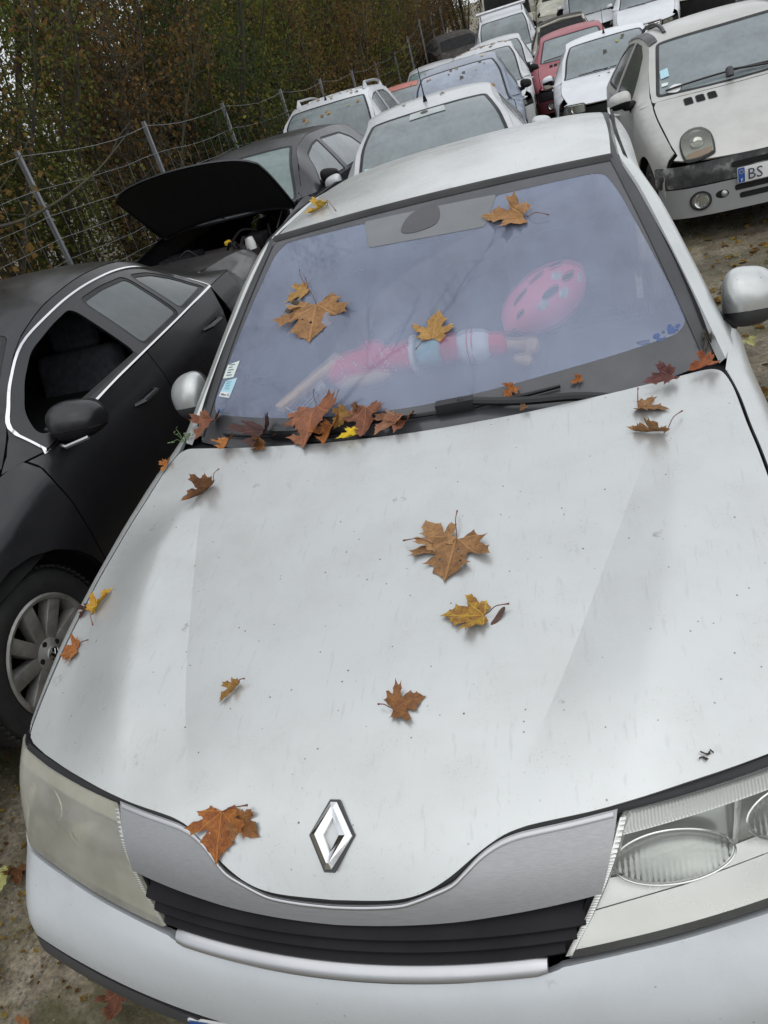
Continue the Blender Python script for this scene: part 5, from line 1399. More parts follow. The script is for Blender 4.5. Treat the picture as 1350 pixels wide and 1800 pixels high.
# ================================================================ ground
def ground_mat():
    mt, nt, p = _principled('gravel_yard')
    a = noise(nt, .9, 5, .6); b = noise(nt, 55, 6, .7); c = noise(nt, 7, 5, .65)
    base = ramp_(nt, c.outputs['Fac'], [(.30,(.11,.088,.055)),(.52,(.235,.195,.135)),(.72,(.37,.32,.24))])
    grit = ramp_(nt, b.outputs['Fac'], [(.35,.45),(.68,1.5)])
    col = mixc(nt, 1.0, base.outputs['Color'], grit.outputs['Color'], 'MULTIPLY')
    moss = ramp_(nt, noise(nt, 2.4, 6, .65).outputs['Fac'], [(.44,0.0),(.60,1.0)])
    col = mixc(nt, math_(nt, 'MULTIPLY', moss.outputs['Color'], .72), col, (.075,.070,.020))
    wet = ramp_(nt, a.outputs['Fac'], [(.38,1.0),(.60,0.0)])
    col = mixc(nt, math_(nt, 'MULTIPLY', wet.outputs['Color'], .5), col, (.05,.042,.03))
    nt.links.new(col, p.inputs['Base Color'])
    rr = ramp_(nt, wet.outputs['Color'], [(0,.9),(1,.45)]); nt.links.new(rr.outputs['Color'], p.inputs['Roughness'])
    h = math_(nt, 'ADD', b.outputs['Fac'], math_(nt, 'MULTIPLY', c.outputs['Fac'], .8)); bump(nt, p, h, .9, .012)
    return mt
random.seed(3)
V = []; F = []
ys = [-25,-12,-6,-3]+[-2+.5*i for i in range(72)]+[36,40,46,55,70,95,140,250,400]
xs = [-250,-120,-60,-35,-22,-15]+[-11+.5*i for i in range(45)]+[14,20,30,50,90,160,260]
for y in ys:
    for x in xs:
        j = .018*(math.sin(x*2.1+y*1.3)+math.sin(x*.9-y*2.7)+math.sin(x*4.3+1.7*y))*(1 if abs(x) < 12 else 0)
        V.append((x, y, ground_z(y)-.012+j*.5+.0*max(0, -4.9-x)))
n = len(xs)
for i in range(len(ys)-1):
    for j in range(n-1): F.append((i*n+j, i*n+j+1, (i+1)*n+j+1, (i+1)*n+j))
GR = mesh_obj('ground', V, F, ground_mat()); tag(GR, kind='structure')

# stones and litter too many to count
def ground_at(x, y): return ground_z(y)-.012+.009*(math.sin(x*2.1+y*1.3)+math.sin(x*.9-y*2.7)+math.sin(x*4.3+1.7*y))
V = []; F = []
for k in range(5200):
    if k < 2600: x, y = random.uniform(-2.0,-.55), random.uniform(-.6,1.6)
    else: x, y = random.uniform(.8,3.2), random.uniform(1.5,9)
    r_ = random.uniform(.002,.009)*(1 if k < 2600 else 1.7); z = ground_at(x, y); b = len(V)
    for t in range(5):
        a = 2*math.pi*t/5+random.random()*.6; V.append((x+r_*math.cos(a)*random.uniform(.7,1.2), y+r_*math.sin(a), z-.002))
    V.append((x+random.uniform(-.3,.3)*r_, y, z+r_*random.uniform(.5,.9)))
    F += [(b+t, b+(t+1)%5, b+5) for t in range(5)]
gv = mesh_obj('gravel', V, F, simple('gravel_stone', (.17,.155,.125), .85, var=.5, vscale=30), smooth=False); tag(gv, 'loose gravel scattered over the yard', 'gravel', kind='stuff')

# ================================================================ fence
M_galv = simple('galvanised_steel', (.30,.31,.32), .5, metal=.5, var=.15)
FX = lambda y: -4.62-.006*(y-6)
FN = empty('wire_fence', (0,0,0), label='galvanised post and wire-mesh fence in front of the thicket', cat='fence')
py = [1.4,3.9]+[6.42+2.5*i for i in range(13)]
def post_top(y): return ground_z(y)+1.98
for i, y in enumerate(py):
    x = FX(y); z = post_top(y); mb = MB()
    lean = Vector((random.uniform(-.02,.02), random.uniform(-.03,.03), 0))
    A_ = Vector((x, y, ground_z(y)-.05)); B_ = Vector((x, y, z))+lean
    pts = [(-.022,-.018),(.022,-.018),(.022,.018),(.018,.018),(.018,-.011),(-.018,-.011),(-.018,.018),(-.022,.018)]
    mb.add([Vector((a, b, 0))+q for q in (A_, B_) for a, b in pts], [tuple(range(7,-1,-1)), tuple(range(8,16))]+[(k, (k+1)%8, 8+(k+1)%8, 8+k) for k in range(8)])
    mb.build('post', M_galv, FN, smooth=False)
for k in range(9):
    hgt = [1.93,1.62,1.38,1.16,.96,.76,.56,.36,.16][k]
    pts = []
    for i in range(len(py)-1):
        for t in range(6):
            y = py[i]+(py[i+1]-py[i])*t/6; sag = .045*math.sin(math.pi*t/6)*(1.5 if k == 0 else .7)
            pts.append((FX(y)+.035+random.uniform(-.006,.006), y, ground_z(py[i])*(1-t/6)+ground_z(py[i+1])*t/6+hgt-sag+random.uniform(-.008,.008)))
    mb = MB(); mb.tube(pts, .0024 if k else .0032, 5); mb.build('line_wire', M_galv, FN)
mb = MB(); y = py[0]
while y < 20:
    x = FX(y)+.035; g0 = ground_z(y); q = [(x+random.uniform(-.01,.01), y+random.uniform(-.02,.02), g0+h) for h in (.1,.5,.9,1.3,1.62)]
    mb.tube(q, .0017, 4, cap=False); y += .26
o = mb.build('mesh_wire', M_galv, FN); tag(o, kind='stuff')
# ================================================================ thicket
def bark(name, col, moss=.35):
    mt, nt, p = _principled(name)
    n = noise(nt, 1.0, 6, .7, vec=scaled(nt, 30, 30, 6))
    r_ = ramp_(nt, n.outputs['Fac'], [(.3, tuple(k*.45 for k in col)), (.7, col)])
    mo = ramp_(nt, noise(nt, 2.2, 4, .6).outputs['Fac'], [(.48,0.0),(.62,1.0)])
    c = mixc(nt, math_(nt, 'MULTIPLY', mo.outputs['Color'], moss), r_.outputs['Color'], (.075,.085,.02))
    nt.links.new(c, p.inputs['Base Color']); p.inputs['Roughness'].default_value = .9
    bump(nt, p, n.outputs['Fac'], .6, .01)
    return mt
def foliage(name, cols, tr=.35):
    mt = bpy.data.materials.new(name); mt.use_nodes = True; nt = mt.node_tree; nt.nodes.clear()
    o = nt.nodes.new('ShaderNodeOutputMaterial'); d = nt.nodes.new('ShaderNodeBsdfDiffuse'); t = nt.nodes.new('ShaderNodeBsdfTranslucent')
    n = noise(nt, 2.6, 3, .7); n2 = noise(nt, 23, 2, .6); oi = nt.nodes.new('ShaderNodeObjectInfo')
    f = math_(nt, 'ADD', math_(nt, 'ADD', math_(nt, 'MULTIPLY', n.outputs['Fac'], .55), math_(nt, 'MULTIPLY', n2.outputs['Fac'], .45)), math_(nt, 'MULTIPLY_ADD', oi.outputs['Random'], .16, -.08))
    k = len(cols); r_ = ramp_(nt, f, [(.30+.40*i/(k-1), c) for i, c in enumerate(cols)])
    nt.links.new(r_.outputs['Color'], d.inputs['Color']); nt.links.new(r_.outputs['Color'], t.inputs['Color'])
    m_ = nt.nodes.new('ShaderNodeMixShader'); m_.inputs[0].default_value = tr
    nt.links.new(d.outputs[0], m_.inputs[1]); nt.links.new(t.outputs[0], m_.inputs[2]); nt.links.new(m_.outputs[0], o.inputs['Surface'])
    return mt
BARK = [bark('grey_bark', (.085,.072,.055)), bark('brown_bark', (.065,.048,.036), .2), bark('mossy_bark', (.075,.068,.042), .6)]
FOL = [foliage('russet_leaves', [(0.078,0.049,0.023),(0.166,0.104,0.042),(0.244,0.157,0.055),(0.138,0.139,0.048)]),
       foliage('olive_leaves', [(0.045,0.065,0.019),(0.095,0.121,0.032),(0.171,0.173,0.045),(0.222,0.162,0.051)]),
       foliage('yellow_brown_leaves', [(0.100,0.084,0.025),(0.192,0.170,0.043),(0.358,0.297,0.075),(0.156,0.104,0.036)]),
       foliage('dark_green_leaves', [(0.025,0.048,0.017),(0.049,0.078,0.025),(0.085,0.114,0.033),(0.128,0.133,0.041)])]
def make_tree(seed, kind, stems, height, leaves, spread, lean=.22, leaf=.056, low=.25):
    stems = int(stems*1.5); leaves = int(leaves*1.35)
    rnd = random.Random(seed); mb = MB(); tips = []
    for s_ in range(stems):
        a = rnd.random()*6.28; r0 = rnd.random()*spread*.45
        p = Vector((r0*math.cos(a), r0*math.sin(a), -.1)); d = Vector((rnd.gauss(0, lean), rnd.gauss(0, lean), 1)).normalized()
        h = height*rnd.uniform(.55, 1.0); n = 9; rad = rnd.uniform(.018, .05)*(height/6) if stems > 2 else rnd.uniform(.06,.10)
        pts = [p.copy()]; rr = [rad*1.3]
        for i in range(n):
            d = (d+Vector((rnd.gauss(0,.09), rnd.gauss(0,.09), .04))).normalized(); p = p+d*(h/n); pts.append(p.copy()); rr.append(max(.004, rad*(1-(i+1)/n*.85)))
        mb.tube(pts, rr, 5, cap=False)
        for i in range(2, n+1):
            for _ in range(rnd.choice((2,3,3))):
                b = pts[i-1].lerp(pts[i], rnd.random()); dd = Vector((rnd.gauss(0,1), rnd.gauss(0,1), rnd.uniform(.1,1.1))).normalized(); L_ = rnd.uniform(.3,1.1)*(1.15-.06*i)
                q = [b]; 
                for k in range(4):
                    dd = (dd+Vector((rnd.gauss(0,.22), rnd.gauss(0,.22), rnd.gauss(.05,.2)))).normalized(); q.append(q[-1]+dd*L_/4)
                mb.tube(q, [rr[i]*.45+.002,.006,.005,.004,.0025], 4, cap=False)
                tips += q[1:]
                for k in range(2):
                    c = q[rnd.randint(1,4)]; e = c+Vector((rnd.gauss(0,.2), rnd.gauss(0,.2), rnd.gauss(.05,.2))); mb.tube([c, c.lerp(e,.5)+Vector((0,0,.02)), e], [.004,.003,.0015], 3, cap=False); tips += [e, c.lerp(e,.5)]
    V = []; F = []
    for k in range(leaves):
        c = rnd.choice(tips)+Vector((rnd.gauss(0,.10), rnd.gauss(0,.10), rnd.gauss(-.02,.10)))
        if c.z < low: c.z = low+rnd.random()*.5
        u = Vector((rnd.gauss(0,1), rnd.gauss(0,1), rnd.gauss(0,.6))).normalized(); v = u.cross(Vector((rnd.gauss(0,1), rnd.gauss(0,1), rnd.gauss(0,1)))).normalized(); l_ = leaf*rnd.uniform(.55,1.25); w_ = l_*rnd.uniform(.28,.45)
        b = len(V); up_ = u.cross(v)*(l_*.12)
        V += [c-u*l_*.5, c+v*w_+up_, c+u*l_*.5, c-v*w_+up_]; F.append((b,b+1,b+2)); F.append((b,b+2,b+3))
    t = empty('thicket_tree')
    mb.build('trunk', BARK[kind % 3], t, angle=80)
    mesh_obj('crown', V, F, FOL[kind], t, smooth=False)
    return t
PROTO = [make_tree(11, 0, 6, 6.0, 6500, 1.3), make_tree(12, 1, 7, 5.2, 7000, 1.4), make_tree(13, 2, 5, 6.8, 6000, 1.4), make_tree(14, 3, 8, 4.6, 7500, 1.5, leaf=.058),
         make_tree(15, 0, 9, 4.2, 4500, 1.6, lean=.3), make_tree(16, 1, 2, 9.0, 7000, 1.0, lean=.08)]
TL_ = ['russet-leaved tree of the thicket behind the wire fence', 'olive-leaved tree of the thicket behind the wire fence', 'yellow-brown tree of the thicket behind the wire fence', 'dark green ivy-clad tree of the thicket behind the wire fence', 'half-bare russet shrub of the thicket behind the wire fence', 'tall slender tree of the thicket behind the wire fence']
ORD = 'one two three four five six seven eight nine ten eleven twelve thirteen fourteen'.split(); USED = {}
KN = ['russet tree', 'olive tree', 'yellow-brown tree', 'dark green tree', 'half-bare shrub', 'tall slender tree']
random.seed(21); first = [True]*6; spots = []
for i in range(26):      # front line right behind the fence
    y = 1.0+1.45*i+random.uniform(-.4,.4); spots.append((FX(y)-random.uniform(.75,1.4), y, random.choice((0,1,3,4,4,1,0))))
for i in range(26):
    y = -1.0+1.6*i+random.uniform(-.6,.6); spots.append((FX(y)-random.uniform(2.2,3.8), y, random.choice((0,1,2,3,0,5,1))))
for i in range(15):
    y = -2.0+3.0*i+random.uniform(-.8,.8); spots.append((FX(y)-random.uniform(4.6,7.5), y, random.choice((0,1,2,3,0,5))))
for i in range(14):
    spots.append((-13+1.9*i*.85+random.uniform(-.6,.6), random.uniform(35,39), random.choice((0,1,2,3,5))))
for i in range(10):
    spots.append((-10+2.4*i+random.uniform(-.8,.8), random.uniform(41,46), random.choice((2,0,1,3))))
for (x, y, k) in ((-6.1,13.2,2),(-6.4,15.0,2),(-5.9,16.2,1),(-6.6,18.0,3),(-6.2,21.0,0),(-6.4,23.5,0)): spots.append((x, y, k))
NSEEN = len(spots)
for i in range(9): spots.append((-9+2.6*i+random.uniform(-.8,.8), -11-random.uniform(0,3), random.choice((0,1,2,3))))   # unseen trees, added to darken what grille and chrome reflect
for i, (x, y, k) in enumerate(spots):
    t = PROTO[k] if first[k] else copy_tree(PROTO[k]); first[k] = False
    t.location = (x, y, ground_z(max(y, 0))-.05 if y > -5 else -.05); s_ = random.uniform(.85,1.2)
    t.rotation_euler = (0, 0, random.random()*6.28); t.scale = (s_, s_, s_*random.uniform(1.0,1.4))
    if i < NSEEN:
        nm_ = KN[k]
        if y < 34:
            pi = sum(1 for p_ in py if p_ <= y and p_ > 5); dx = FX(y)-x
            row = 'close behind the fence' if dx < 1.6 else ('a little back from the fence' if dx < 4.2 else 'deep in the thicket')
            at_ = 'left of all posts' if pi == 0 else 'beyond post %s from left' % ORD[min(pi, 14)-1]
            lb = '%s %s, %s' % (nm_, row, at_); gp_ = 'thicket trees behind the fence'
        else:
            ux = ORD[min(14, max(1, int((x+14)/1.9)+1))-1]
            lb = 'far %s behind the wrecks, %s row, place %s' % (nm_, 'front' if y < 40 else 'rear', ux); gp_ = 'trees behind the wrecks'
        USED[lb] = USED.get(lb, 0)+1
        if USED[lb] > 1: lb += ', number %s' % ORD[USED[lb]-1]
        tag(t, lb, 'tree', gp_)
    else: tag(t, 'unseen tree added behind the viewpoint to darken reflections', 'tree', 'unseen trees added behind the viewpoint')
# bramble and leaf litter along the foot of the fence
random.seed(8); V = []; F = []
for k in range(30000):
    y = random.uniform(.5,34); d = random.random()**1.3*2.6; x = FX(y)-.05-d+random.gauss(0,.08)
    hgt = (.25+.55*(math.sin(y*1.3+x)+1)/2+.35*min(1, d))*random.random()**.8
    c = Vector((x, y, ground_z(y)+hgt)); u = Vector((random.gauss(0,1), random.gauss(0,1), random.gauss(0,.5))).normalized(); v = u.cross(Vector((random.gauss(0,1), random.gauss(0,1), 1))).normalized(); l_ = random.uniform(.04,.09)
    b = len(V); V += [c-u*l_*.5, c+v*l_*.33, c+u*l_*.5, c-v*l_*.33]; F.append((b,b+1,b+2,b+3))
o = mesh_obj('undergrowth', V, F, foliage('undergrowth_leaves', [(.016,.018,.008),(.040,.030,.014),(.055,.055,.014),(.085,.045,.02)]), smooth=False); tag(o, 'low brambles and weeds along the foot of the fence', 'undergrowth', kind='stuff')
# fallen and leaning branches caught on the fence
def branch(pts, r0, label, mossy=True):
    mb = MB(); P_ = catmull([Vector(p) for p in pts], 6, closed=False); mb.tube(P_, [r0*(1-.8*i/len(P_)) for i in range(len(P_))], 7)
    rnd = random.Random(len(label))
    for k in range(9):
        c = Vector(P_[rnd.randint(2, len(P_)-2)]); e = c+Vector((rnd.gauss(0,.25), rnd.gauss(0,.3), rnd.gauss(.1,.22))); mb.tube([c, c.lerp(e,.5)+Vector((0,0,.03)), e], [r0*.35,r0*.22,.003], 5)
    o = mb.build('bare_branch', BARK[2 if mossy else 0]); tag(o, label, 'branch')
branch([(-4.45,4.4,1.55),(-4.45,5.2,1.38),(-4.5,6.1,1.30),(-4.5,7.3,1.42),(-4.6,8.6,1.70)], .022, 'crooked bare branch hanging over the top wire of the fence', False)
branch([(-4.9,5.2,.55),(-4.8,6.2,.42),(-4.75,7.2,.45),(-4.8,8.4,.30)], .035, 'mossy fallen branch low behind the fence')
branch([(-4.2,2.6,2.35),(-4.2,3.6,2.55),(-4.3,4.8,2.60),(-4.5,6.2,2.85)], .020, 'thin bare branch reaching in at the upper left', False)
branch([(-4.1,2.8,2.15),(-4.1,3.6,2.10),(-4.3,4.6,2.22),(-4.5,5.8,2.2)], .018, 'forked twig below the upper left branch')

# tall bare tree whose limbs reach over the front of the yard (seen mirrored in the windscreen and badge)
rnd = random.Random(91); OT = empty('overhanging_tree', (-5.6,1.2,0), label='tall bare tree whose limbs reach over the cars, mirrored in the windscreen', cat='tree')
mb = MB(); trunk_ = [(0,0,-.1),(.1,.05,2.5),(.35,.0,4.6),(.7,.1,6.4),(1.0,.3,8.4),(1.1,.4,10.5)]; mb.tube(catmull([Vector(p) for p in trunk_], 5, closed=False), [.19-.155*i/25 for i in range(26)], 9); mb.build('trunk', BARK[0], OT)
def limb(mb, p, d, L_, r_, depth):
    pts = [p.copy()]; n = 7
    for i in range(n):
        d = (d+Vector((rnd.gauss(0,.13), rnd.gauss(0,.13), rnd.gauss(.0,.10)))).normalized(); p = p+d*(L_/n); pts.append(p.copy())
    mb.tube(pts, [max(.004, r_*(1-.8*i/n)) for i in range(n+1)], 6 if depth < 2 else 4, cap=False)
    if depth < 2:
        for i in range(2, n+1):
            for s_ in ((1,) if depth == 0 else (1,-1) if rnd.random() < .5 else (1,)):
                dd = (d+Vector((rnd.gauss(0,.6), rnd.gauss(0,.6), rnd.gauss(0,.35)))).normalized(); limb(mb, pts[i], dd, L_*rnd.uniform(.32,.5), max(.006, r_*.42), depth+1)
mb = MB()
for z_, dr in ((7.4,(1,.25,.3)),(8.4,(.9,-.35,.35))):
    limb(mb, Vector((.45+.12*(z_-5), .05, z_)), Vector(dr).normalized(), rnd.uniform(4.6,6.2), .075, 0)
mb.build('limbs', BARK[0], OT)
# ================================================================ fallen leaves
LC = dict(tan=((0.193,0.091,0.030),(0.400,0.207,0.075)), tan2=((0.242,0.122,0.045),(0.435,0.244,0.100)), tan3=((0.266,0.116,0.060),(0.435,0.232,0.120)), brown=((0.133,0.051,0.016),(0.326,0.140,0.035)), gold=((0.291,0.146,0.035),(0.508,0.305,0.090)), gold2=((0.435,0.256,0.030),(0.665,0.439,0.070)),
          yellow=((0.242,0.104,0.020),(0.605,0.403,0.030)), yellow2=((0.484,0.244,0.020),(0.677,0.451,0.050)), yellow3=((0.581,0.366,0.010),(0.847,0.634,0.030)), orange=((0.242,0.071,0.012),(0.508,0.195,0.030)), orange2=((0.230,0.061,0.020),(0.460,0.159,0.040)),
          red=((0.133,0.043,0.018),(0.314,0.116,0.050)), darkred=((0.042,0.012,0.008),(0.103,0.027,0.016)), wine=((0.084,0.027,0.025),(0.205,0.079,0.065)), dark=((0.060,0.043,0.025),(0.158,0.116,0.070)), pale=((0.339,0.342,0.110),(0.544,0.525,0.199)))
def leaf_mat(key):
    nm = key+'_leaf'
    if nm in MATS: return MATS[nm]
    lo, hi = LC[key]
    mt, nt, p = _principled(nm)
    t = nt.nodes.new('ShaderNodeTexCoord'); sep = nt.nodes.new('ShaderNodeSeparateXYZ'); nt.links.new(t.outputs['UV'], sep.inputs[0])
    x, y = sep.outputs[0], sep.outputs[1]
    n1 = noise(nt, 3.5, 5, .65, vec=t.outputs['UV']); n2 = noise(nt, 22, 4, .6, vec=t.outputs['UV'])
    oi = nt.nodes.new('ShaderNodeObjectInfo')
    f = math_(nt, 'ADD', math_(nt, 'ADD', math_(nt, 'MULTIPLY', n1.outputs['Fac'], .75), math_(nt, 'MULTIPLY', n2.outputs['Fac'], .25)), math_(nt, 'MULTIPLY_ADD', oi.outputs['Random'], .12, -.06))
    r_ = ramp_(nt, f, [(.30, tuple(k*.55 for k in lo)), (.42, lo), (.66, hi)])
    # veins run out from the stalk
    ang = math_(nt, 'ARCTAN2', x, y); rad = math_(nt, 'SQRT', math_(nt, 'ADD', math_(nt, 'MULTIPLY', x, x), math_(nt, 'MULTIPLY', y, y)))
    pp = math_(nt, 'PINGPONG', ang, .40)
    d = math_(nt, 'MULTIPLY', pp, rad)
    vein = ramp_(nt, d, [(.008,1.0),(.028,0.0)])
    side = math_(nt, 'PINGPONG', math_(nt, 'ADD', rad, math_(nt, 'MULTIPLY', pp, 1.4)), .07)
    v2 = ramp_(nt, side, [(.004,.5),(.014,0.0)])
    c = mixc(nt, math_(nt, 'MULTIPLY', vein.outputs['Color'], .30), r_.outputs['Color'], tuple(min(1, k*1.5+.02) for k in hi))
    c = mixc(nt, math_(nt, 'MULTIPLY', v2.outputs['Color'], .35), c, tuple(k*.55 for k in lo))
    sp_ = ramp_(nt, noise(nt, 9, 3, .7, vec=t.outputs['UV']).outputs['Fac'], [(.60,0.0),(.68,1.0)])
    c = mixc(nt, math_(nt, 'MULTIPLY', sp_.outputs['Color'], .6), c, tuple(k*.35 for k in lo))
    nt.links.new(c, p.inputs['Base Color']); p.inputs['Roughness'].default_value = .62
    h = math_(nt, 'SUBTRACT', n2.outputs['Fac'], math_(nt, 'MULTIPLY', vein.outputs['Color'], .8)); bump(nt, p, h, .6, .006)
    MATS[nm] = mt
    return mt
M_stalk = simple('leaf_stalk', (.16,.055,.035), .6, var=.4)
HALF = [(.03,.01),(.15,-.07),(.31,-.13),(.355,-.03),(.50,-.01),(.455,.085),(.385,.13),(.53,.19),(.70,.33),(.60,.355),(.645,.485),(.50,.44),(.375,.405),(.245,.375),(.29,.52),(.395,.64),(.265,.665),(.225,.775),(.115,.83)]
def leaf_outline(rnd):
    R_ = [(x*rnd.uniform(.9,1.08)+rnd.gauss(0,.012), y*rnd.uniform(.94,1.06)+rnd.gauss(0,.012)) for x, y in HALF]
    L_ = [(-x*rnd.uniform(.9,1.08)+rnd.gauss(0,.012), y*rnd.uniform(.94,1.06)+rnd.gauss(0,.012)) for x, y in HALF]
    pts = R_+[(0,1.0)]+list(reversed(L_)); out_ = []
    for i in range(len(pts)):      # fine teeth between the points
        a = Vector(pts[i]); b = Vector(pts[(i+1) % len(pts)]); out_.append(tuple(a))
        if (b-a).length > .1:
            n_ = Vector(((b-a).y, -(b-a).x)).normalized()
            out_.append(tuple(a.lerp(b,.5)-n_*rnd.uniform(.006,.022)))
    return out_
def surf_normal(sf, P):
    x, y, z = P; e = .004
    if sf == 'h': return Vector((-(zhood(x+e,y)-zhood(x-e,y))/(2*e), -(zhood(x,y+e)-zhood(x,y-e))/(2*e), 1)).normalized()
    if sf == 'r': return Vector((-(zroof(x+e,y)-zroof(x-e,y))/(2*e), -(zroof(x,y+e)-zroof(x,y-e))/(2*e), 1)).normalized()
    if sf in 'wc': return Vector((x*.15,-.47,.88)).normalized()
    return Vector((0,0,1))
def maple_leaf(seed, sf, J, T, S, wd, curl, key, holes, label, group=None):
    rnd = random.Random(seed); J = Vector(J); T = Vector(T); n_ = surf_normal(sf, J.lerp(T, .5)); v = (T-J); ln_ = v.length
    v.normalize(); u = v.cross(n_).normalized(); n_ = u.cross(v); ln_ *= 1.07 if sf != 'c' else 1.2
    ol = leaf_outline(rnd); ph = [rnd.uniform(0,6.28) for _ in range(4)]; asym = rnd.uniform(-.35,.35)
    tw = rnd.uniform(.5,1.0)
    wx = wd*.86
    lift = .0025 if sf in 'hrw' else .010
    if sf == 'c': n_ = (n_+Vector((rnd.gauss(0,.25), rnd.gauss(-.1,.2), .1))).normalized(); u = v.cross(n_).normalized(); n_ = u.cross(v)
    def fn(a, b):
        r2 = a*a+(b-.35)**2
        side_ = abs(a)*(1+asym*(1 if a > 0 else -1))
        z = curl*1.5*(1.15*side_**1.35+.45*max(0, b-.45)**2+.30*max(0, -b))*1.0
        z += .034*math.sin(7*a+ph[0])*math.sin(6*b+ph[1])*(1+2*curl)+.018*math.sin(17*a+ph[3])*math.sin(15*b+ph[2])+.05*curl*math.sin(11*b+ph[2])*side_
        k = 1.0
        if wd < .7: k = .62+.38*math.cos(min(1.4, abs(a)*1.6))
        q = u*(a*wx*k*ln_)+v*(b*ln_)
        if sf == 'h': q.z = min(zhood(J.x+q.x, max(.06, J.y+q.y))-J.z, q.z+.012)      # lies on the curved metal
        elif sf == 'r': q.z = zroof(J.x+q.x, J.y+q.y)-J.z
        return q+n_*(max(z, 0)*ln_*1.1+lift)
    hs = []
    for _ in range(int(round(holes*9))):
        a = rnd.uniform(-.20,.20); b = rnd.uniform(.14,.60); r_ = rnd.uniform(.012,.030)
        if all(_inside(ol, a+.06*math.cos(q), b+.06*math.sin(q)) for q in (0,1.05,2.1,3.14,4.2,5.25)) and all((Vector((a,b))-Vector((h[0][0],h[0][1]))).length > .12 for h in hs): hs.append([(a+r_*rnd.uniform(.6,1.2)*math.cos(t), b+r_*rnd.uniform(.6,1.2)*math.sin(t)) for t in [k*math.pi/3.5 for k in range(7)]])
    o = patch('maple_leaf', ol, fn, leaf_mat(key), None, sp=.075, holes=hs, skirt=0, out=tuple(n_), uvs=True)
    o.location = J; tag(o, label, 'leaf', group)
    if S:
        S = Vector(S)-J; mid_ = S*.5+n_*(.012+.12*S.length)
        mb = MB(); mb.tube(catmull([n_*lift*1.2-v*-.02*ln_, S*.2+n_*.008, mid_, S+n_*.012], 4, closed=False), [.0011]*11+[.0016,.0024], 5); mb.build('stalk', M_stalk, o)
    return o
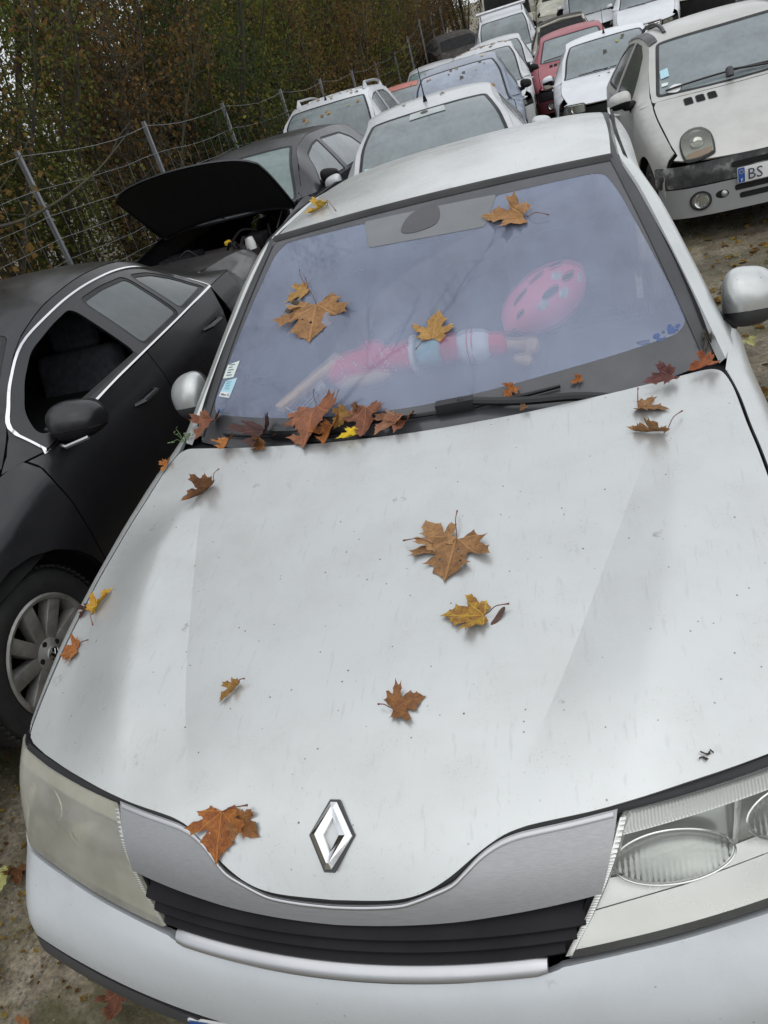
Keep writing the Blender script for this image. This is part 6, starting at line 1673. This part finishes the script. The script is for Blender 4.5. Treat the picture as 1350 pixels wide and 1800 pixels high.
LEAVES = [
 ('h', (0.163, 0.806, 0.909), (0.15, 0.689, 0.89), (0.159, 0.881, 0.921), 1.25, 0.1, 'tan', 0.6, 'large brown maple leaf lying flat in the middle of the bonnet'),
 ('h', (0.133, 0.784, 0.906), (0.09, 0.861, 0.918), (0.045, 0.803, 0.91), 0.95, 0.16, 'tan2', 0, 'smaller tan leaf tucked under the large leaf in the middle of the bonnet'),
 ('h', (0.24, 0.592, 0.871), (0.156, 0.592, 0.873), (0.288, 0.61, 0.873), 0.95, 0.14, 'yellow', 0.5, 'yellow and brown maple leaf beside a winged seed on the bonnet'),
 ('h', (0.082, 0.393, 0.836), (0.14, 0.416, 0.84), (0.057, 0.398, 0.837), 1.1, 0.18, 'brown', 0, 'rust brown maple leaf with its stem to the left, low on the bonnet'),
 ('h', (-0.259, 0.46, 0.846), (-0.291, 0.419, 0.836), (-0.241, 0.466, 0.848), 0.45, 0.35, 'gold', 0, 'small folded golden leaf on the left of the bonnet'),
 ('h', (-0.566, 1.122, 0.947), (-0.631, 1.05, 0.933), (-0.563, 1.178, 0.954), 0.55, 0.45, 'brown', 0, 'folded rust leaf near the rear left corner of the bonnet'),
 ('h', (0.563, 1.2, 0.958), (0.629, 1.176, 0.951), (0.568, 1.264, 0.966), 0.85, 0.2, 'tan', 0.4, 'tan leaf close to the rear right corner of the bonnet'),
 ('h', (0.613, 1.088, 0.939), (0.534, 1.116, 0.947), (0.657, 1.154, 0.947), 0.42, 0.4, 'tan', 0, 'curled tan leaf with a long arched stem on the right of the bonnet'),
 ('h', (-0.221, 0.216, 0.778), (-0.218, 0.144, 0.734), (-0.164, 0.224, 0.784), 1.15, 0.12, 'orange', 1.0, 'large orange holed maple leaf hanging over the front edge of the bonnet'),
 ('h', (-0.187, 0.203, 0.774), (-0.139, 0.178, 0.763), None, 0.9, 0.25, 'brown', 0, 'brown leaf lobe beside the large holed leaf at the bonnet front'),
 ('h', (-0.755, 0.707, 0.863), (-0.729, 0.77, 0.879), (-0.726, 0.657, 0.856), 0.5, 0.35, 'yellow2', 0, 'narrow yellow leaf at the left edge of the bonnet'),
 ('h', (-0.753, 0.602, 0.839), (-0.803, 0.594, 0.831), (-0.719, 0.616, 0.847), 1.3, 0.22, 'orange', 0, 'small orange leaf on the left edge of the bonnet by the wheel'),
 ('h', (-0.787, 0.732, 0.864), (-0.797, 0.693, 0.855), None, 0.55, 0.3, 'darkred', 0, 'dark red leaf scrap in the gap at the left edge of the bonnet'),
 ('h', (-0.787, 1.284, 0.957), (-0.782, 1.229, 0.95), None, 0.6, 0.3, 'orange', 0, 'orange leaf scrap caught at the left wing'),
 ('r', (-0.425, 2.308, 1.381), (-0.49, 2.244, 1.371), (-0.335, 2.133, 1.375), 0.55, 0.35, 'gold2', 0, 'yellow leaf on the roof edge above the windscreen'),
 ('w', (-0.343, 1.715, 1.208), (-0.351, 1.589, 1.138), (-0.395, 1.829, 1.257), 1.45, 0.1, 'tan', 0.5, 'large brown maple leaf stuck on the left of the windscreen'),
 ('w', (-0.389, 1.792, 1.24), (-0.462, 1.768, 1.218), (-0.424, 1.877, 1.275), 0.85, 0.14, 'gold', 0, 'small golden brown leaf above the large leaf on the windscreen'),
 ('w', (-0.404, 1.728, 1.206), (-0.459, 1.726, 1.197), (-0.43, 1.659, 1.166), 0.8, 0.3, 'dark', 0, 'shrivelled grey leaf left of the large leaf on the windscreen'),
 ('w', (0.043, 1.495, 1.108), (0.061, 1.575, 1.154), (-0.001, 1.466, 1.091), 1.05, 0.12, 'gold', 0, 'tan leaf in the middle of the windscreen'),
 ('w', (0.308, 1.873, 1.286), (0.185, 1.897, 1.306), (0.38, 1.861, 1.273), 0.82, 0.22, 'tan', 0, 'tan maple leaf with a long stem near the top of the windscreen'),
 ('c', (-0.701, 1.467, 0.986), (-0.719, 1.379, 0.972), None, 0.9, 0.4, 'red', 0, 'red brown leaf in the left corner of the windscreen'),
 ('c', (-0.585, 1.321, 0.972), (-0.58, 1.257, 0.972), None, 0.9, 0.35, 'orange', 0, 'small orange leaf at the left end of the wipers'),
 ('c', (-0.471, 1.36, 0.975), (-0.462, 1.249, 0.972), None, 0.8, 0.45, 'darkred', 0, 'dark red curled leaf over the left wiper'),
 ('c', (-0.301, 1.373, 1.012), (-0.306, 1.233, 0.972), (-0.312, 1.421, 1.041), 1.3, 0.16, 'red', 0, 'large red brown maple leaf lying over the left wiper'),
 ('c', (-0.241, 1.306, 0.975), (-0.245, 1.21, 0.972), None, 0.8, 0.35, 'orange', 0, 'orange leaf on top of the leaf heap at the left wiper'),
 ('c', (-0.161, 1.246, 0.972), (-0.21, 1.229, 0.972), None, 0.6, 0.25, 'yellow3', 0, 'bright yellow leaf in the leaf heap at the left wiper'),
 ('c', (-0.203, 1.339, 1.0), (-0.237, 1.305, 0.975), None, 0.9, 0.4, 'gold', 0, 'pale crumpled leaf in the leaf heap at the left wiper'),
 ('c', (-0.14, 1.331, 1.0), (-0.137, 1.23, 0.972), None, 0.95, 0.18, 'red', 0, 'red brown leaf leaning on the wiper blade'),
 ('c', (-0.052, 1.291, 0.977), (-0.096, 1.228, 0.972), None, 0.95, 0.22, 'tan3', 0, 'tan pink leaf right of the leaf heap'),
 ('c', (-0.016, 1.283, 0.972), (-0.037, 1.211, 0.972), None, 0.8, 0.3, 'red', 0, 'red leaf at the right end of the leaf heap'),
 ('c', (-0.171, 1.352, 1.012), (-0.178, 1.326, 0.994), None, 0.6, 0.4, 'brown', 0, 'small brown leaf scrap standing up in the leaf heap'),
 ('c', (0.266, 1.338, 0.993), (0.243, 1.315, 0.981), None, 1.0, 0.25, 'orange', 0, 'orange leaf under the right wiper'),
 ('c', (0.434, 1.356, 0.979), (0.409, 1.343, 0.975), None, 0.7, 0.25, 'orange', 0, 'orange leaf scrap behind the right wiper arm'),
 ('c', (0.65, 1.304, 0.972), (0.588, 1.285, 0.972), None, 0.7, 0.3, 'wine', 0, 'wine red leaf against the rear edge of the bonnet on the right'),
 ('c', (0.746, 1.346, 0.972), (0.692, 1.317, 0.972), None, 0.7, 0.35, 'orange2', 0, 'orange red leaf in the right corner of the windscreen'),
 ('w', (0.75, 1.49, 0.986), (0.738, 1.442, 0.959), None, 0.45, 0.5, 'dark', 0, 'dark curled leaf in the gutter of the right windscreen pillar'),
 ('c', (0.297, 1.249, 0.972), (0.284, 1.232, 0.972), None, 0.8, 0.3, 'brown', 0, 'tiny brown scrap below the right wiper'),
 ('c', (-0.439, 1.259, 0.972), (-0.497, 1.291, 0.972), None, 0.6, 0.3, 'brown', 0, 'brown scrap beneath the left wiper'),
 ('g', (-0.843, 0.214, 0.01), (-0.835, 0.142, 0.01), (-0.872, 0.219, 0.01), 1.2, 0.25, 'red', 0, 'red brown maple leaf on the gravel below the bumper'),
 ('g', (-1.441, 0.523, 0.01), (-1.412, 0.433, 0.01), None, 0.6, 0.2, 'pale', 0, 'pale green leaf on the ground left of the bumper'),
 ('g', (1.14, 3.591, 0.01), (1.163, 3.499, 0.01), None, 0.8, 0.2, 'pale', 0, 'pale yellow leaf on the gravel beside the right door mirror'),
]
for i, (sf, J, T_, S_, wd, cu, key, ho, lab) in enumerate(LEAVES):
    maple_leaf(100+i, sf, J, T_, S_, wd, cu, key, ho, lab)
# winged maple seed beside the yellow leaf
P, u_, v_, n_ = hfr(.266,.588)
def sam(a, b): return u_*(a*.62-b*.55)*.036+v_*(a*.78+b*.62)*.036+n_*(.004+.004*math.sin(3*a)) 
o = patch('maple_seed', catmull([(-.62,-.05),(-.35,-.22),(.1,-.24),(.5,-.12),(.62,.06),(.35,.16),(-.2,.12),(-.5,.10)], 4), lambda a, b: sam(a, b), simple('seed_wing', (.075,.035,.025), .6, var=.4, vscale=60), None, sp=.12, skirt=.0015, out=tuple(n_)); o.location = P
tag(o, 'dark brown winged maple seed beside the yellow leaf on the bonnet', 'seed')
P, u_, v_, n_ = hfr(.607,.326); mb = MB()
for k in range(7): 
    a = random.uniform(-.014,.014); mb.tube([u_*a+v_*a*.5+n_*.002, u_*(a+random.uniform(-.012,.012))+v_*(a*.5+random.uniform(-.006,.006))+n_*.005], .0012, 4)
o = mb.build('twig_scrap', BARK[1]); o.location = P+n_*.001; tag(o, 'scrap of bark by the right headlight on the bonnet', 'debris')
# little weed in the left corner of the bonnet
random.seed(44); mb = MB(); W0 = Vector((-.785,1.40,.955)); V = []; F = []
for k in range(7):
    a = random.random()*6.28; e = Vector((math.cos(a)*.03-.01, math.sin(a)*.03, random.uniform(.01,.05))); mb.tube([Vector((0,0,0)), e*.5+Vector((0,0,.012)), e], [.0014,.001,.0008], 4)
    for j in range(2):
        c = e*random.uniform(.7,1.1); u = Vector((random.gauss(0,1), random.gauss(0,1), .3)).normalized(); v = u.cross(Vector((0,0,1))).normalized(); b = len(V); l_ = random.uniform(.010,.018)
        V += [c, c+u*l_*.5+v*l_*.35, c+u*l_, c+u*l_*.5-v*l_*.35]; F.append((b,b+1,b+2,b+3))
wd_ = empty('weed_sprig', W0, label='green weed sprig growing in the left rear corner of the bonnet', cat='plant'); M_weed = simple('weed_green', (.10,.17,.06), .6, var=.3, vscale=50)
mb.build('stem', M_weed, wd_); mesh_obj('leaves', V, F, M_weed, wd_, smooth=False)

# small leaves on the other cars
def tiny(c, x, y, key, seed, label, group, size=.055, side=False):
    rnd = random.Random(seed); m_ = c.root.matrix_world
    bpy.context.view_layer.update() if False else None
    mt = Matrix.LocRotScale(c.root.location, c.root.rotation_euler, c.root.scale)
    p = mt @ Vector(c.top(x, y)); q = mt @ Vector(c.top(x+.01, y)); r_ = mt @ Vector(c.top(x, y+.01)); n_ = (q-p).cross(r_-p).normalized()
    a = rnd.random()*6.28; v = ((q-p).normalized()*math.cos(a)+(r_-p).normalized()*math.sin(a)); u = v.cross(n_)
    k = size*rnd.uniform(.6,1.3); cu = rnd.uniform(.1,.5)
    P_ = [(0,0),(.22,.15),(.45,.45),(.2,.6),(.15,.85),(0,1),(-.15,.85),(-.2,.6),(-.45,.45),(-.22,.15)]
    V = [u*(a_*k)+v*(b*k)+n_*(.004+k*cu*a_*a_*2) for a_, b in P_]+[v*(.5*k)+n_*.004]
    o = mesh_obj('fallen_leaf', V, [(i, (i+1) % 10, 10) for i in range(10)], leaf_mat(key), None, smooth=False, uv=[(a_, b) for a_, b in P_]+[(0,.5)]); o.location = p
    tag(o, label, 'leaf', group)
random.seed(77); KS = ('yellow2','gold','tan','brown','gold','dark','pale')
sets = [(SV, 26, (-.5,.5), (1.8,3.2), 'small leaf fallen on the roof of the silver off-roader', 'leaves on the off-roader roof'),
        (SV, 10, (-.5,.5), (1.15,1.7), 'small leaf stuck to the windscreen of the silver off-roader', 'leaves on the off-roader screen'),
        (SV, 5, (-.5,.6), (.6,1.0), 'small leaf lying on the bonnet of the silver off-roader', 'leaves on the off-roader bonnet'),
        (B, 12, (-.5,.5), (1.2,1.75), 'small leaf stuck to the windscreen of the blue people carrier', 'leaves on the people carrier screen'),
        (B, 10, (-.5,.5), (1.85,3.0), 'small leaf fallen on the roof of the blue people carrier', 'leaves on the people carrier roof'),
        (Cc, 24, (-.5,.5), (1.85,2.6), 'small yellow leaf on the roof of the pale car behind the people carrier', 'leaves on the pale car roof'),
        (PK, 18, (-.5,.5), (1.9,2.6), 'small leaf on the roof of the pale red car', 'leaves on the pale red roof'),
        (WH, 6, (-.5,.5), (.4,1.0), 'small leaf on the bonnet of the white hatchback', 'leaves on the white bonnet'),
        (WH, 5, (-.4,.5), (1.2,1.7), 'yellow leaf on the windscreen of the white hatchback', 'leaves on the white screen'),
        (A, 6, (-.5,.4), (2.15,2.6), 'small dark leaf on the roof of the silver hatchback', 'leaves on the silver hatchback roof')]
for c, n, xr, yr, lab, gp_ in sets:
    for k in range(n):
        tiny(c, random.uniform(*xr), random.uniform(*yr), random.choice(KS), random.random(), lab, gp_, .06 if c is not Cc else .09)
# leaves on the ground by the bumper, and a carpet of litter further off
random.seed(31)
for k in range(12):
    x = random.uniform(-1.45,-.75); y = random.uniform(-.05,.75); a = random.random()*6.28; s_ = random.uniform(.05,.09)
    if (x > -.95 and y > .1): x -= .25
    z = ground_at(x, y)+.004
    maple_leaf(300+k, 'g', (x,y,z), (x+s_*math.cos(a), y+s_*math.sin(a), z), None, random.uniform(.6,1.1), random.uniform(.15,.4), random.choice(('dark','darkred','brown','dark','red')), 0, 'wet dark leaf trodden into the gravel left of the bumper', 'wet leaves left of the bumper')
V = []; F = []
for k in range(5000):
    if k < 1500: x, y = random.uniform(-2.2,-.95), random.uniform(-.3,2.5)
    elif k < 4200: x, y = random.gauss(-.15,.55), random.uniform(9,24)
    else: x, y = random.uniform(.9,3.0), random.uniform(2,9)
    c = Vector((x, y, ground_at(x, y)+.008)); l_ = random.uniform(.008,.026) if k < 1500 else random.uniform(.03,.09); a = random.random()*6.28; u = Vector((math.cos(a), math.sin(a), random.gauss(0,.25))); v = Vector((-math.sin(a), math.cos(a), random.gauss(0,.25)))
    b = len(V); V += [c-u*l_*.5, c+v*l_*.33+Vector((0,0,.004)), c+u*l_*.5, c-v*l_*.33]; F.append((b,b+1,b+2,b+3))
o = mesh_obj('leaf_litter', V, F, foliage('litter_leaves', [(.04,.022,.012),(.10,.055,.02),(.24,.17,.04),(.08,.04,.02)], .1), smooth=False); tag(o, 'litter of small fallen leaves on the yard', 'leaves', kind='stuff')
# ================================================================ things lying behind the windscreen
def dotted(name, col):
    mt, nt, p = _principled(name)
    v = nt.nodes.new('ShaderNodeTexVoronoi'); v.inputs['Scale'].default_value = 62; t = nt.nodes.new('ShaderNodeTexCoord'); nt.links.new(t.outputs['Object'], v.inputs['Vector'])
    d = ramp_(nt, v.outputs['Distance'], [(.20,1.0),(.26,0.0)]); s_ = nt.nodes.new('ShaderNodeSeparateColor'); nt.links.new(v.outputs['Color'], s_.inputs[0])
    pick = ramp_(nt, s_.outputs[0], [(.30,(.75,.62,.55)),(.55,(.10,.25,.45)),(.8,(.75,.55,.50))])
    c = mixc(nt, math_(nt, 'MULTIPLY', d.outputs['Color'], math_(nt, 'GREATER_THAN', s_.outputs[1], .45)), col, pick.outputs['Color'])
    nt.links.new(c, p.inputs['Base Color']); p.inputs['Roughness'].default_value = .9
    bump(nt, p, noise(nt, 35, 3).outputs['Fac'], .4, .006)
    return mt
M_dot = dotted('red_dotted_cloth', (.75,.015,.06)); M_pale = simple('turned_beech', (.55,.36,.20), .5, var=.15, vscale=30); M_teal = simple('teal_cloth', (.30,.62,.62), .9, var=.1)
M_redc = simple('red_cloth', (.75,.02,.05), .9, var=.12); M_wht = simple('white_cloth', (.78,.77,.72), .9, var=.06); M_hand = simple('white_glove', (.78,.76,.72), .7, var=.05)
PU = empty('puppet', (0,0,0), label='string puppet in a red dotted dress lying behind the windscreen', cat='toy')
AX = [(-.335,1.605,1.005),(-.24,1.62,1.015),(-.06,1.625,1.015),(.06,1.625,1.015),(.20,1.61,1.01),(.31,1.575,1.0)]
def along(x):
    for a, b in zip(AX, AX[1:]):
        if x <= b[0] or b is AX[-1]:
            t = (x-a[0])/(b[0]-a[0]); return Vector(a).lerp(Vector(b), t)
def seg(name, xs, rs, mat, squash=.8, folds=0):
    V = []; F = []; n = 28
    for i, (x, r_) in enumerate(zip(xs, rs)):
        c = along(x)
        for k in range(n):
            a = 2*math.pi*k/n; q = r_*(1+folds*math.sin(5*a+x*40))
            V.append(c+Vector((folds*.02*math.sin(3*a), math.cos(a)*q, math.sin(a)*q*squash)))
    for i in range(len(xs)-1):
        for k in range(n): F.append((i*n+k, i*n+(k+1)%n, (i+1)*n+(k+1)%n, (i+1)*n+k))
    F.append(tuple(range(n))); F.append(tuple((len(xs)-1)*n+k for k in range(n)))
    mb = MB(); mb.add(V, F); return mb.build(name, mat, PU, angle=60)
seg('dress', [-.335,-.325,-.30,-.26,-.21,-.16,-.11,-.07,-.055], [.015,.034,.048,.056,.058,.050,.046,.050,.052], M_dot, .85, .06)
mb = MB(); c = Vector((-.20,1.675,1.02)); mb.tube([c+Vector((-.03,-.03,0)), c+Vector((0,.01,.01)), c+Vector((.03,.03,.008))], [.03,.032,.02], 12); mb.build('sleeve', M_dot, PU)
mb = MB(); mb.tube([along(-.30)+Vector((0,-.035,-.03)), along(-.25)+Vector((0,-.055,-.025)), along(-.17)+Vector((0,-.052,-.028)), along(-.13)+Vector((0,-.04,-.03))], [.008,.024,.026,.012], 12); mb.build('wooden_body', M_pale, PU)
for c in ((-.345,1.565,.995), (-.395,1.525,.988)):
    mb = MB(); c = Vector(c); mb.tube([c, c+Vector((-.014,-.012,.004)), c+Vector((-.026,-.018,.004))], [.017,.021,.011], 10)
    for k in range(4): 
        d = Vector((-.024,-.010-.004*k+.008, .010*(k-1.5))); mb.tube([c+Vector((-.02,-.015,.004*(k-1.5))), c+Vector((-.03,-.02,.006*(k-1.5)))+d*.4, c+Vector((-.03,-.024,.004*(k-1.5)))+d*.7], [.006,.0055,.004], 6)
    mb.tube([c+Vector((-.006,-.010,.014)), c+Vector((-.016,-.016,.024))], [.006,.004], 6)
    mb.build('hand', M_hand, PU)
seg('collar_ring', [-.056,-.050,-.044], [.060,.062,.060], M_wht, .9)
seg('bodice', [-.042,-.03,0,.025,.032], [.034,.044,.045,.042,.036], M_teal, .85, .03)
seg('red_sash', [.032,.045,.075,.086], [.040,.047,.047,.040], M_redc, .85, .03)
seg('white_trousers', [.086,.10,.135,.165,.178], [.044,.052,.055,.050,.040], M_wht, .85, .03)
for x in (.118,.132): seg('trouser_stripe', [x-.002,x+.002], [.0555,.0555], M_redc, .87)
seg('red_stocking', [.178,.19,.215,.228], [.034,.039,.037,.025], M_redc, .85, .04)
mb = MB(); mb.tube([along(.228), along(.255), along(.28), along(.30)+Vector((0,-.01,0)), along(.315)+Vector((0,-.015,0))], [.018,.016,.022,.030,.012], 12); mb.build('shoe', M_pale, PU)
mb = MB(); mb.tube([along(.25)+Vector((0,-.05,-.02)), along(.285)+Vector((0,-.06,-.02)), along(.30)+Vector((0,-.065,-.02))], [.010,.020,.010], 10); mb.build('shoe', M_pale, PU)
mb = MB(); mb.lathe([(0,-.03),(.022,-.02),(.026,0),(.02,.018),(0,.024)], (-.405,1.545,.985), (1,.5,.2), 14); mb.build('puppet_head', M_pale, PU)
ST = empty('puppet_control_bar', (0,0,0), label='pale wooden control bar with white strings behind the windscreen', cat='toy')
a = Vector((-.452,1.438,1.000)); b = Vector((-.290,1.640,1.045)); d = (b-a).normalized(); rot = Matrix((d.cross(Vector((0,0,1))).normalized(), d, d.cross(Vector((0,0,1))).cross(d).normalized()*-1)).transposed()
mb = MB(); mb.box((a+b)/2, (.036,(b-a).length,.022), rot); mb.build('bar', simple('raw_pine', (.88,.55,.28), .6, var=.15, vscale=25), ST, bevel=.002)
def string(P_): 
    mb = MB(); mb.tube(catmull([Vector(p) for p in P_], 6, closed=False), .0016, 5); mb.build('string', M_wht, ST)
string([a+Vector((.01,.01,.012)), (-.40,1.43,.985), (-.37,1.50,.985), (-.345,1.56,1.0)]); string([a+Vector((.01,.0,.012)), (-.42,1.455,.985), (-.40,1.50,.99), (-.395,1.525,.995)])
string([b+Vector((-.02,-.03,.012)), (-.33,1.62,1.03), (-.345,1.57,1.01)]); string([b+Vector((0,-.01,.012)), (-.27,1.66,1.035), (-.22,1.66,1.045)]); string([b+Vector((-.01,-.03,.012)), (-.34,1.60,1.02), (-.36,1.55,1.0)])
# child's helmet
HM = empty('bicycle_helmet', (.335,1.755,1.055), (R(14),R(-10),R(48)), 'pink child\'s helmet with dark vents and flower prints behind the windscreen', 'helmet')
ea, eb, ec = .168,.094,.092
def hel(t, f):      # t along the length, f across
    return Vector((ea*math.sin(t)*math.cos(f*.3), eb*math.cos(t)*math.sin(f), ec*math.cos(t)*math.cos(f)*(1-.05*math.sin(t))))
V = []; F = []; nt_, nf = 28, 28
for i in range(nt_+1):
    for j in range(nf+1):
        t = -1.48+2.96*i/nt_; f = -1.75+3.5*j/nf; V.append(hel(t, f))
for i in range(nt_):
    for j in range(nf): F.append((i*(nf+1)+j, i*(nf+1)+j+1, (i+1)*(nf+1)+j+1, (i+1)*(nf+1)+j))
mb = MB(); mb.add(V, F); mb.build('shell', simple('pink_plastic', (.88,.20,.28), .35, var=.06), HM)
M_prt = simple('flower_print', (.45,.55,.50), .5, var=.4, vscale=60)
for (t, f, rt_, rf_) in ((-.15,-.62,.20,.13),(.38,-.55,.19,.12),(-.55,.05,.22,.08),(-.05,.12,.2,.07),(.45,.1,.2,.08),(-.15,.75,.20,.12),(.38,.65,.19,.12),(-.85,-.45,.12,.1)):
    patch('vent', [(t+rt_*math.cos(k*math.pi/10), f+rf_*math.sin(k*math.pi/10)) for k in range(20)], lambda a_, b_: tuple(hel(a_, b_)*1.012), M_void, HM, sp=.08, skirt=0, out=(0,0,1))
for (t, f) in ((-.42,-.78),(.05,-.88),(.62,-.85),(.2,-.30)):
    for k in range(6):
        tt = t+.075*math.cos(k*math.pi/3); ff = f+.095*math.sin(k*math.pi/3)
        patch('flower_print', [(tt+.05*math.cos(q*math.pi/4), ff+.06*math.sin(q*math.pi/4)) for q in range(8)], lambda a_, b_: tuple(hel(a_, b_)*1.014), M_prt, HM, sp=.08, skirt=0, out=(0,0,1))
mb = MB(); mb.tube([tuple(hel(-1.3,1.0)), (-.02,.07,-.10), (.05,0,-.12), (-.02,-.07,-.10), tuple(hel(-1.3,-1.0))], .006, 6); mb.build('chin_strap', M_black, HM)
